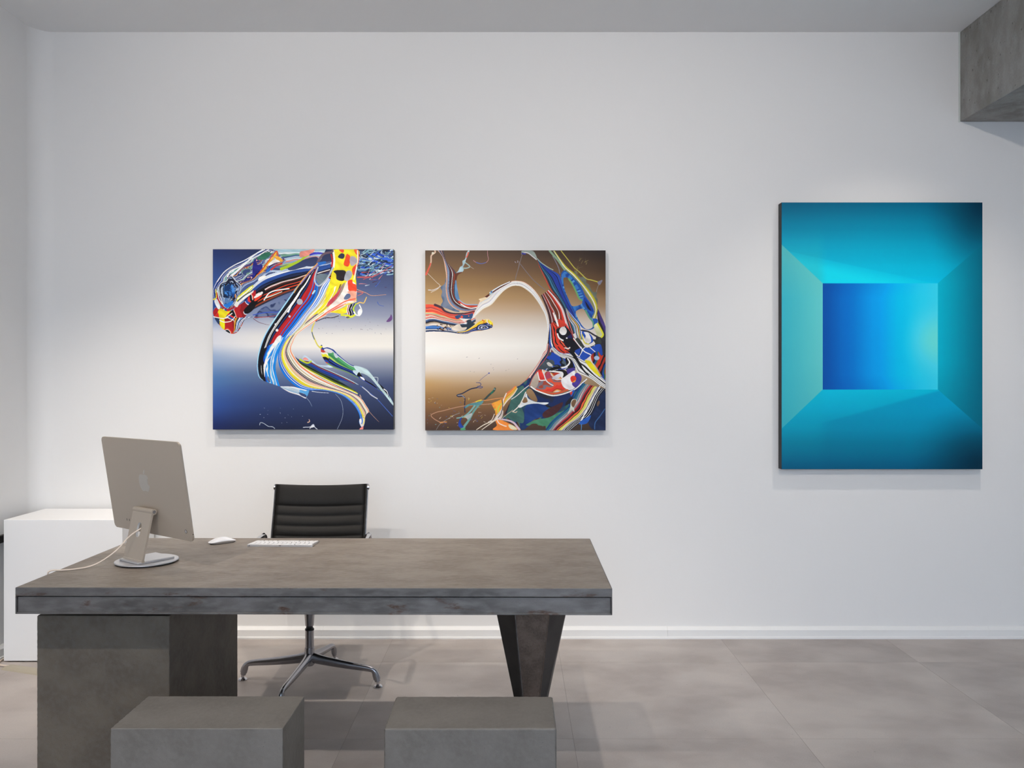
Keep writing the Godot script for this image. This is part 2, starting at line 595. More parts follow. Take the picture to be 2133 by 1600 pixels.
func build_desk() -> void:
	var t := thing("desk", "long grey concrete and steel desk with V-shaped right leg", "desk", Vector3(-0.6608, 0, -3.187), deg_to_rad(-0.43))
	var hx := 0.987
	var hz := 0.438
	var y0 := 0.6413
	var seam := 0.700
	var slab := start()
	add_round_box(slab, Vector3(-hx + 0.003, seam, -hz + 0.003), Vector3(hx - 0.003, DESK_Y, hz - 0.003), 0.0015, 1)
	part("table_top", slab.commit(), mats.desk_concrete, t)
	# upper steel band round the slab
	for s in [[Vector3(-hx, seam + 0.001, hz - 0.003), Vector3(hx, DESK_Y - 0.001, hz)], [Vector3(-hx, seam + 0.001, -hz), Vector3(hx, DESK_Y - 0.001, -hz + 0.003)], [Vector3(-hx, seam + 0.001, -hz + 0.003), Vector3(-hx + 0.003, DESK_Y - 0.001, hz - 0.003)], [Vector3(hx - 0.003, seam + 0.001, -hz + 0.003), Vector3(hx, DESK_Y - 0.001, hz - 0.003)]]:
		part("steel_band", round_box(s[0], s[1], 0.001, 1), mats.desk_steel, t)
	# lower channel: recessed panel between a bottom lip and two end lips, a shadow gap above
	var ch := start()
	add_box(ch, Vector3(-hx + 0.006, y0 + 0.004, -hz + 0.006), Vector3(hx - 0.006, seam - 0.0025, hz - 0.005))
	part("channel", ch.commit(), mats.desk_steel, t)
	var lip := start()
	for z in [[hz - 0.006, hz], [-hz, -hz + 0.006]]:
		add_round_box(lip, Vector3(-hx, y0, z[0]), Vector3(hx, y0 + 0.006, z[1]), 0.001, 1)
		add_round_box(lip, Vector3(-hx, y0, z[0]), Vector3(-hx + 0.006, seam + 0.0005, z[1]), 0.001, 1)
		add_round_box(lip, Vector3(hx - 0.006, y0, z[0]), Vector3(hx, seam + 0.0005, z[1]), 0.001, 1)
	for x in [[-hx, -hx + 0.006], [hx - 0.006, hx]]:
		add_round_box(lip, Vector3(x[0], y0, -hz), Vector3(x[1], seam + 0.0005, hz), 0.001, 1)
	part("channel_lip", lip.commit(), mats.desk_steel, t)
	part("inner_frame", box(Vector3(-hx + 0.03, seam - 0.003, -hz + 0.03), Vector3(hx - 0.03, seam + 0.001, hz - 0.03)), mats.desk_steel, t)
	# pedestal of cast concrete on the left
	var px0 := -1.635 + 0.6608
	var px1 := -1.1786 + 0.6608
	var pz1 := -2.85 + 3.187
	var pz0 := -3.538 + 3.187
	var chip := noise(4, 45.0, 4)
	var st := start()
	add_round_box(st, Vector3(px0, 0.0, pz0), Vector3(px1, 0.608, pz1), 0.003, 2, 80, chip, 0.0022)
	part("pedestal", st.commit(), mats.pedestal_concrete, t)
	for p in [[px0 + 0.17, pz1 - 0.06], [px1 - 0.06, pz0 + 0.06], [px0 + 0.12, pz0 + 0.06]]:
		part("spacer", round_box(Vector3(p[0], 0.6075, p[1]), Vector3(p[0] + 0.036, y0 + 0.005, p[1] + 0.036), 0.002, 1), mats.desk_steel, t)
	# V leg: a front panel between two folded side panels, drawn in towards the floor
	var x := 0.6608
	var up := [Vector3(-0.0922 + x, y0 + 0.004, 0), Vector3(-0.006 + x, y0 + 0.004, 0.087), Vector3(0.142 + x, y0 + 0.004, 0.087), Vector3(0.223 + x, y0 + 0.004, 0), Vector3(0.142 + x, y0 + 0.004, -0.087), Vector3(-0.006 + x, y0 + 0.004, -0.087)]
	var low := [Vector3(0.0413 + x, 0, 0), Vector3(0.054 + x, 0, 0.05), Vector3(0.071 + x, 0, 0.05), Vector3(0.0871 + x, 0, 0), Vector3(0.071 + x, 0, -0.05), Vector3(0.054 + x, 0, -0.05)]
	var mid := Vector3(0.0654 + x, 0.3, 0)
	var leg := Node3D.new()
	leg.name = "leg"
	t.add_child(leg)
	for i in 6:
		var j := (i + 1) % 6
		st = start()
		flat_quad(st, low[i], low[j], up[j], up[i], mid)
		var inner := []
		for q in [low[i], low[j], up[j], up[i]]:
			inner.append(q + (Vector3(mid.x, q.y, 0) - q).normalized() * 0.006)
		flat_quad(st, inner[0], inner[1], inner[2], inner[3], mid + ((low[i] + up[j]) / 2.0 - mid) * 3.0)
		part("plate", st.commit(), mats.leg_rust if i in [1, 4] else mats.leg_steel, leg)
	for i in [1, 2]:
		part("folded_edge", tube([low[i], up[i]], [0.0022], 8), mats.desk_steel if i == 1 else mats.leg_rust, leg)
	st = start()
	for i in range(1, 5):
		var down := Vector3(0, -1, 0)
		tri(st, low[0], low[i], low[i + 1], down, down, down)
	part("foot_plate", st.commit(), mats.leg_steel, leg)


func build_stools() -> void:
	var chip := noise(9, 45.0, 4)
	for k in 2:
		var lo := [Vector3(-1.1184, 0, -2.544), Vector3(-0.3607, 0, -2.543)][k] as Vector3
		var st := start()
		var c := lo + Vector3(0.239, 0, 0.119)
		add_round_box(st, Vector3(-0.239, 0, -0.119), Vector3(0.239, 0.45, 0.119), [0.003, 0.006][k], 2, 72, chip, [0.0018, 0.0026][k])
		var o := part(numbered("concrete_stool"), st.commit(), mats.stool_concrete, self, c)
		tag(o, ["sharp-edged grey concrete block stool nearest the concrete pedestal", "grey concrete block stool with worn rounded edges before the V leg"][k], "stool", "concrete block stools")


func build_plinth() -> void:
	var t := thing("display_plinth", "white boxy display plinth in the left corner against the wall", "plinth", Vector3(-2.2695, 0, -4.375))
	part("body", round_box(Vector3(-0.2985, 0.006, -0.185), Vector3(0.2985, 0.716, 0.185), 0.002, 2), mats.plinth_paint, t)
	part("recessed_foot", box(Vector3(-0.26, 0.0, -0.15), Vector3(0.26, 0.0065, 0.145)), mats.plinth_paint, t)


func build_chair() -> void:
	var t := thing("office_chair", "black ribbed leather swivel chair with polished aluminium frame", "chair", Vector3(-0.9565, 0, -3.894), deg_to_rad(2.0))
	# sling: one padded, ribbed strip over back and seat
	var ctrl := [Vector3(0, 0.897, -0.287), Vector3(0, 0.80, -0.258), Vector3(0, 0.68, -0.214), Vector3(0, 0.56, -0.178), Vector3(0, 0.475, -0.145), Vector3(0, 0.436, -0.08), Vector3(0, 0.430, 0.03), Vector3(0, 0.440, 0.14), Vector3(0, 0.445, 0.20), Vector3(0, 0.425, 0.235)]
	var prof := smooth(ctrl, 24)
	var run := [0.0]
	for i in range(1, prof.size()):
		run.append(run[i - 1] + (prof[i] - prof[i - 1]).length())
	var half := 0.226
	var across := 18
	var top := []
	var bot := []
	for i in prof.size():
		var tan_: Vector3 = (prof[mini(i + 1, prof.size() - 1)] - prof[maxi(i - 1, 0)]).normalized()
		var n := Vector3(0, -tan_.z, tan_.y)          # towards the sitter
		if n.dot(Vector3(0, 1, 1)) < 0:
			n = -n
		var s: float = run[i]
		var rib := 0.0
		if s < 0.105:
			rib = 0.013 * pow(maxf(0.0, 1.0 - pow(absf(s - 0.05) / 0.056, 4.0)), 0.5)
		else:
			rib = 0.009 * pow(absf(sin(PI * (s - 0.105) / 0.0505)), 0.42)
		if s > run[-1] - 0.012:
			rib *= maxf(0.0, (run[-1] - s) / 0.012)
		var rt := []
		var rb := []
		for k in across + 1:
			var a := -1.0 + 2.0 * k / across
			var edge := 1.0 - pow(absf(a), 10.0)
			var sag := 0.010 * (1.0 - a * a)
			var p: Vector3 = prof[i] + Vector3(a * half, -0.006 * (1.0 - a * a) * (1.0 if s < 0.4 else 0.3), 0) - n * sag
			rt.append(p + n * (0.004 + rib * (0.35 + 0.65 * edge)))
			rb.append(p - n * (0.004 + rib * 0.5))
		top.append(rt)
		bot.append(rb)
	var st := start()
	st.set_smooth_group(0)
	for i in prof.size() - 1:
		for k in across:
			for side in [top, bot]:
				var q := [side[i][k], side[i][k + 1], side[i + 1][k + 1], side[i + 1][k]]
				if side == bot:
					q.reverse()
				for v in [0, 1, 2, 0, 2, 3]:
					st.add_vertex(q[v])
		for k in [0, across]:
			var q2 := [top[i][k], bot[i][k], bot[i + 1][k], top[i + 1][k]]
			if k == 0:
				q2.reverse()
			for v in [0, 1, 2, 0, 2, 3]:
				st.add_vertex(q2[v])
	for i in [0, prof.size() - 1]:
		for k in across:
			var q3 := [top[i][k], bot[i][k], bot[i][k + 1], top[i][k + 1]]
			if i == 0:
				q3.reverse()
			for v in [0, 1, 2, 0, 2, 3]:
				st.add_vertex(q3[v])
	st.index()
	st.generate_normals()
	part("sling", st.commit(), mats.leather, t)
	for s in [-1.0, 1.0]:
		var rail := []
		for i in range(0, prof.size(), 4):
			rail.append(prof[i] + Vector3(s * (half + 0.0035), 0, -0.004))
		part("side_rail", tube(rail, [0.0045], 10), mats.chrome, t)
		var piping := []
		for i in range(0, prof.size(), 6):
			piping.append(prof[i] + Vector3(s * (half - 0.001), 0, 0.006))
		part("piping", tube(piping, [0.004], 6), mats.welt, t)
		# armrest: a flat aluminium loop from the rail up and forward
		var x: float = s * 0.253
		var arm := smooth([Vector3(x - s * 0.016, 0.56, -0.165), Vector3(x, 0.60, -0.178), Vector3(x, 0.645, -0.176), Vector3(x, 0.667, -0.145), Vector3(x, 0.663, -0.02), Vector3(x, 0.655, 0.06), Vector3(x, 0.625, 0.095), Vector3(x, 0.56, 0.075), Vector3(x - s * 0.016, 0.445, 0.02)], 6)
		part("armrest", tube(arm, [0.013], 12, 0.5, Vector3(0, 0.2, 1)), mats.chrome, t)
		var pad := []
		for p in [[-0.15, 0.660], [-0.08, 0.658], [0.0, 0.652], [0.055, 0.645]]:
			pad.append(Vector3(x, p[1], p[0]))
		part("arm_pad", tube(smooth(pad, 4), [0.0105], 10, 0.45), mats.black_plastic, t)
		part("end_cap", tube([Vector3(s * (half - 0.004), 0.880, -0.290), Vector3(s * (half + 0.009), 0.880, -0.290), Vector3(s * (half + 0.012), 0.880, -0.290)], [0.0145, 0.0145, 0.009], 16), mats.chrome, t)
	part("top_spreader", tube([Vector3(-half, 0.872, -0.292), Vector3(half, 0.872, -0.292)], [0.007], 12), mats.chrome, t)
	part("seat_spreader", tube(smooth([Vector3(-half, 0.425, -0.02), Vector3(-0.12, 0.385, -0.01), Vector3(0, 0.372, 0), Vector3(0.12, 0.385, -0.01), Vector3(half, 0.425, -0.02)], 6), [0.02], 12, 0.6), mats.satin_chrome, t)
	part("back_spreader", tube([Vector3(-half, 0.53, -0.18), Vector3(0, 0.525, -0.195), Vector3(half, 0.53, -0.18)], [0.012], 10), mats.satin_chrome, t)
	# column
	part("upper_sleeve", lathe([[0.0165, 0.268], [0.0195, 0.272], [0.0225, 0.31], [0.026, 0.375], [0.0, 0.377]], 28), mats.satin_chrome, t)
	part("black_collar", lathe([[0.0, 0.250], [0.021, 0.250], [0.021, 0.256], [0.0155, 0.262], [0.0155, 0.276]], 28), mats.black_plastic, t)
	part("column", lathe([[0.020, 0.10], [0.020, 0.2515], [0.016, 0.2535], [0.0, 0.2535]], 28), mats.satin_chrome, t)
	# four-star base, turned 8 degrees
	var base := Node3D.new()
	base.name = "star_base"
	t.add_child(base)
	base.rotation.y = deg_to_rad(-10.0)
	part("hub", lathe([[0.0, 0.084], [0.018, 0.085], [0.024, 0.092], [0.0245, 0.135], [0.0225, 0.165], [0.0222, 0.168], [0.0, 0.168]], 28), mats.satin_chrome, base)
	for k in 4:
		var a := k * PI / 2
		var d := Vector3(cos(a), 0, sin(a))
		var path := smooth([d * 0.012 + Vector3.UP * 0.124, d * 0.06 + Vector3.UP * 0.113, d * 0.17 + Vector3.UP * 0.097, d * 0.28 + Vector3.UP * 0.084, d * 0.310 + Vector3.UP * 0.074, d * 0.322 + Vector3.UP * 0.052, d * 0.329 + Vector3.UP * 0.026], 6)
		var radii := []
		for i in path.size():
			var f := float(i) / (path.size() - 1)
			radii.append(0.017 if f > 0.8 else lerpf(0.026, 0.0125, clampf(f * 1.7, 0, 1)) if f < 0.66 else lerpf(0.0125, 0.0165, (f - 0.66) / 0.14))
			if f > 0.93:
				radii[i] = 0.0135
		var o := part("base_arm", tube(path, radii, 14, 0.78, d.cross(Vector3.UP)), mats.satin_chrome, base)
		var g := d * 0.331
		part("glide", lathe([[0.0, 0.0], [0.020, 0.0], [0.0215, 0.004], [0.018, 0.009], [0.007, 0.014], [0.007, 0.028], [0.0, 0.028]], 20, g), mats.chrome, o)


func build_computer() -> void:
	var sp := thing("swivel_plate", "thin round silver swivel plate under the computer stand", "swivel plate", Vector3(-1.3845, DESK_Y, -3.14))
	part("disc", lathe([[0.0, 0.003], [0.106, 0.003], [0.113, 0.007], [0.112, 0.0095], [0.109, 0.0105], [0.0, 0.0105]], 64), mats.silver_bright, sp)
	part("rubber_ring", lathe([[0.0, 0.0], [0.100, 0.0], [0.100, 0.0032], [0.0, 0.0032]], 48), mats.black_plastic, sp)

	# local frame: x to the right as seen from behind, z out of the back; the stand's foot centre is the origin
	var t := thing("desktop_computer", "thin silver all-in-one computer seen from behind on the desk", "computer", Vector3(-1.3835, DESK_Y + 0.0105, -3.139), -0.634)
	var rear := 0.0735
	part("foot", round_box(Vector3(-0.065, 0.0, -rear), Vector3(0.065, 0.008, rear), 0.003, 3), mats.silver_bright, t)
	# upright: leans from the rear of the foot to the hinge, with a slot for the cord
	var lean_low := Vector3(0, 0.006, rear - 0.020)
	var lean_high := Vector3(0, 0.186, 0.014)
	var long := (lean_high - lean_low).length()
	var outline := round_rect(0.130, long, 0.004, 3)
	var slot := PackedVector2Array()
	for p in round_rect(0.028, 0.054, 0.0138, 7):
		slot.append(p + Vector2(0.0, 0.020))
	var up := Node3D.new()
	up.name = "upright"
	t.add_child(up)
	var ydir := (lean_high - lean_low).normalized()
	up.transform = Transform3D(Basis(Vector3.RIGHT, ydir, Vector3.RIGHT.cross(ydir)), (lean_low + lean_high) / 2)
	var csg := CSGPolygon3D.new()
	csg.name = "plate"
	csg.polygon = outline
	csg.depth = 0.0075
	csg.material = mats.silver_shell
	var cut := CSGPolygon3D.new()
	cut.name = "slot"
	cut.polygon = slot
	cut.depth = 0.03
	cut.operation = CSGShape3D.OPERATION_SUBTRACTION
	cut.position.z = 0.01
	csg.add_child(cut)
	up.add_child(csg)
	csg.position.z = 0.00375
	part("bend", tube([Vector3(-0.065, 0.008, rear - 0.021), Vector3(0.065, 0.008, rear - 0.021)], [0.006], 14), mats.silver_shell, t)
	var hinge := part("hinge", tube([Vector3(-0.066, 0.186, 0.010), Vector3(0.066, 0.186, 0.010)], [0.0105], 24), mats.silver_shell, t)
	for s in [-1.0, 1.0]:
		part("pivot", tube([Vector3(s * 0.066, 0.186, 0.010), Vector3(s * 0.0668, 0.186, 0.010)], [0.0062], 20), mats.satin_chrome, hinge)

	# display, tipped so that its top leans over the back
	var disp := Node3D.new()
	disp.name = "display"
	t.add_child(disp)
	var tilt := 0.156
	disp.transform = Transform3D(Basis(Vector3.RIGHT, tilt), Vector3(0, 0.1855, -0.004)).scaled_local(Vector3.ONE * 0.987)
	var lift := 0.0905          # hinge to display centre
	var shell := start()
	add_prism(shell, round_rect(0.545, 0.369, 0.017, 8), -0.0095, -0.0015)
	for ring in [[0.0, 0.547, 0.371, -0.0085, -0.0020]]:
		add_prism(shell, round_rect(ring[1], ring[2], 0.018, 8), ring[3], ring[4])
	part("back_shell", shell.commit(), mats.silver_shell, disp, Vector3(0, lift, 0.0))
	part("front_bezel", prism(round_rect(0.543, 0.310, 0.015, 6), -0.0112, -0.0095), mats.bezel_white, disp, Vector3(0, lift + 0.028, 0))
	part("screen", prism(round_rect(0.522, 0.294, 0.004, 3), -0.0118, -0.0111), mats.screen_glass, disp, Vector3(0, lift + 0.028, 0))
	part("hinge_block", round_box(Vector3(-0.055, -0.012, -0.0025), Vector3(0.055, 0.004, 0.014), 0.003, 2), mats.silver_shell, disp)
	# emblem: apple outline with a bite and a leaf
	var s := 0.0395
	var body := Curve2D.new()
	for p in [[0.02, 0.62, -0.18, 0.09, 0.20, 0.10], [0.50, 0.66, -0.20, 0.04, 0.16, -0.04], [0.80, 0.38, -0.06, 0.14, -0.22, -0.16], [0.62, -0.02, 0.0, 0.20, 0.0, -0.24], [0.90, -0.42, -0.22, 0.10, -0.06, -0.26], [0.50, -0.98, 0.16, 0.14, -0.14, -0.08], [0.04, -0.94, 0.14, 0.06, -0.14, 0.06], [-0.44, -0.98, 0.16, -0.08, -0.30, 0.16], [-0.92, -0.05, -0.02, -0.40, 0.02, 0.40], [-0.48, 0.66, -0.28, 0.0, 0.20, 0.0], [0.02, 0.62, -0.18, 0.09, 0.0, 0.0]]:
		body.add_point(Vector2(p[0], p[1]) * s, Vector2(p[2], p[3]) * s, Vector2(p[4], p[5]) * s)
	var apple := body.tessellate(4, 3)
	apple.remove_at(apple.size() - 1)
	var leaf := PackedVector2Array()
	for i in 7:
		leaf.append(Vector2(0.02 + 0.40 * sin(PI / 2 * i / 6.0), 0.72 + 0.46 * (1 - cos(PI / 2 * i / 6.0))) * s)
	for i in range(1, 6):
		leaf.append(Vector2(0.42 - 0.40 * sin(PI / 2 * i / 6.0), 1.18 - 0.46 * (1 - cos(PI / 2 * i / 6.0))) * s)
	var em := start()
	add_prism(em, apple, -0.0016, -0.0011)
	add_prism(em, leaf, -0.0016, -0.0011)
	part("emblem", em.commit(), mats.logo_mirror, disp, Vector3(0, lift + 0.022, 0))
	# power button and two sockets
	part("power_button", tube([Vector3(0.236, lift - 0.150, -0.0015), Vector3(0.236, lift - 0.150, -0.0010)], [0.0062], 24), mats.silver_bright, disp)
	var ringp := []
	for i in 25:
		var a := TAU * i / 24
		ringp.append(Vector3(0.236 + cos(a) * 0.0068, lift - 0.150 + sin(a) * 0.0068, -0.0013))
	part("button_ring", tube(ringp, [0.0006], 6, 1.0, Vector3.BACK), mats.black_plastic, disp)
	for x in [-0.170, -0.152]:
		part("socket", prism(round_rect(0.0032, 0.0095, 0.0015, 4), -0.0018, -0.0012), mats.black_plastic, disp, Vector3(x, lift - 0.145, 0))
	part("audio_jack", tube([Vector3(0.2735, lift - 0.158, -0.0055), Vector3(0.2737, lift - 0.158, -0.0055)], [0.0018], 12), mats.black_plastic, disp)


func build_keyboard() -> void:
	var t := thing("keyboard", "slim white and silver keyboard lying on the desk", "keyboard", Vector3(-0.963, DESK_Y, -3.486), deg_to_rad(-1.5))
	# the thick edge faces the camera
	var outline := PackedVector2Array([Vector2(-0.0575, 0.0008), Vector2(0.0575, 0.0008), Vector2(0.0575, 0.0095), Vector2(0.0560, 0.0105), Vector2(-0.0570, 0.0040), Vector2(-0.0575, 0.0034)])
	var o := part("case", prism(outline, -0.1355, 0.1355), mats.silver_bright, t)
	o.rotation.y = -PI / 2
	var slope := atan2(0.0065, 0.113)
	var deck := Node3D.new()
	deck.name = "key_deck"
	t.add_child(deck)
	deck.transform = Transform3D(Basis(Vector3.RIGHT, -slope), Vector3(0, 0.0073, 0))
	var pitch := 0.0187
	var rows := [[1.0, 1.0, 1.0, 1.0, 1.0, 1.0, 1.0, 1.0, 1.0, 1.0, 1.0, 1.0, 1.0, 1.2], [1.0, 1.0, 1.0, 1.0, 1.0, 1.0, 1.0, 1.0, 1.0, 1.0, 1.0, 1.0, 1.0, 1.2], [1.2, 1.0, 1.0, 1.0, 1.0, 1.0, 1.0, 1.0, 1.0, 1.0, 1.0, 1.0, 1.0, 1.0], [1.5, 1.0, 1.0, 1.0, 1.0, 1.0, 1.0, 1.0, 1.0, 1.0, 1.0, 1.0, 1.7], [2.1, 1.0, 1.0, 1.0, 1.0, 1.0, 1.0, 1.0, 1.0, 1.0, 1.0, 2.1], [1.0, 1.0, 1.0, 1.25, 5.0, 1.25, 1.0, 0.9, 0.9, 0.9]]
	var shared := {}
	for r in 6:
		var total := 0.0
		for w in rows[r]:
			total += w
		var unit := 0.264 / total
		var x := 0.132
		for w in rows[r]:
			var wide: float = w * unit - 0.0028
			var key := "%.4f" % wide
			if not shared.has(key):
				shared[key] = round_box(Vector3(-wide / 2, 0, -0.0078), Vector3(wide / 2, 0.0014, 0.0078), 0.0006, 1)
			part("key", shared[key], mats.key_white, deck, Vector3(x - w * unit / 2, 0.0, 0.0465 - r * pitch))
			x -= w * unit
	part("charging_port", round_box(Vector3(-0.0045, 0.0042, 0.0572), Vector3(0.0045, 0.0066, 0.0577), 0.0004, 1), mats.black_plastic, t)
	part("power_switch", round_box(Vector3(-0.129, 0.0040, 0.0572), Vector3(-0.124, 0.0068, 0.0577), 0.0004, 1), mats.satin_chrome, t)


func build_mouse() -> void:
	var t := thing("computer_mouse", "glossy white mouse with a silver base beside the keyboard", "mouse", Vector3(-1.232, DESK_Y, -3.515), deg_to_rad(-48.0))
	var hw := 0.0285
	var hl := 0.0567
	for layer in 2:
		var st := start()
		var ring_n := 48
		var steps := 14
		var pts := []
		for i in steps + 1:
			var f := float(i) / steps
			var row := []
			for k in ring_n:
				var a := TAU * k / ring_n
				var e := Vector2(signf(cos(a)) * pow(absf(cos(a)), 0.62), signf(sin(a)) * pow(absf(sin(a)), 0.62))
				if layer == 0:      # silver base, drawn in below
					var r := lerpf(0.82, 0.985, pow(f, 0.6))
					var arch := 0.0045 * (1.0 - e.y * e.y)
					row.append(Vector3(e.x * hw * r, 0.001 + f * (0.006 + arch), e.y * hl * r))
				else:               # domed top
					var r := cos(f * PI / 2)
					var z := e.y * hl * r
					var crown := 0.0115 * (1.0 - pow(absf(z / hl), 2.4)) + 0.0025
					row.append(Vector3(e.x * hw * r, 0.007 + 0.0045 * (1.0 - e.y * e.y * r * r) * (1.0 if f > 0.01 else 1.0) + crown * sin(f * PI / 2), z))
			pts.append(row)
		for i in steps:
			for k in ring_n:
				var m := (k + 1) % ring_n
				for v in [pts[i][k], pts[i][m], pts[i + 1][m], pts[i][k], pts[i + 1][m], pts[i + 1][k]]:
					st.add_vertex(v)
		st.index()
		st.generate_normals()
		part(["base", "touch_shell"][layer], st.commit(), [mats.silver_bright, mats.mouse_white][layer], t)


func build_cables() -> void:
	# power cord: from the slot of the stand, down over the left edge of the desk
	var y := DESK_Y + 0.0042
	var cord := smooth([Vector3(-1.385, 0.866, -3.14), Vector3(-1.401, 0.858, -3.113), Vector3(-1.433, 0.833, -3.098), Vector3(-1.468, 0.789, -3.08), Vector3(-1.514, 0.752, -3.06), Vector3(-1.549, y + 0.002, -3.04), Vector3(-1.582, y, -3.006), Vector3(-1.625, y, -2.988), Vector3(-1.648, y + 0.002, -2.978), Vector3(-1.659, y - 0.001, -2.972), Vector3(-1.663, y - 0.012, -2.970), Vector3(-1.664, 0.66, -2.972), Vector3(-1.660, 0.55, -3.0), Vector3(-1.655, 0.2, -3.02), Vector3(-1.657, 0.05, -3.03), Vector3(-1.665, 0.0035, -3.08), Vector3(-1.72, 0.0032, -3.25)], 8)
	var o := part(numbered("power_cord"), tube(cord, [0.0028], 10), mats.cord, self)
	tag(o, "pale cord from the computer stand over the left desk edge", "cord")
	# flat cord cover on the floor in front of the plinth, and the lead that dips into it
	var c := thing("cord_cover", "flat beige cord cover on the floor in front of the plinth", "cord cover", Vector3(-2.5, 0, -4.11), deg_to_rad(-19.0))
	part("shell", prism(PackedVector2Array([Vector2(-0.036, 0), Vector2(0.036, 0), Vector2(0.030, 0.006), Vector2(0.014, 0.011), Vector2(-0.014, 0.011), Vector2(-0.030, 0.006)]), 0.0, 0.9), mats.cover_beige, c).rotation.y = PI / 2
	var lead := smooth([Vector3(-2.598, 0.0055, -4.36), Vector3(-2.590, 0.0055, -4.24), Vector3(-2.583, 0.0055, -4.17), Vector3(-2.562, 0.0055, -4.138), Vector3(-2.530, 0.0065, -4.122), Vector3(-2.495, 0.007, -4.112)], 6)
	o = part(numbered("lead"), tube(lead, [0.005], 8), mats.cord, self)
	tag(o, "short white lead curling from the plinth corner into the cover", "cord")


# ---------------------------------------------------------------- the pictures
const PA := -1
const PB := -2
const PC := -3
const PD := -4


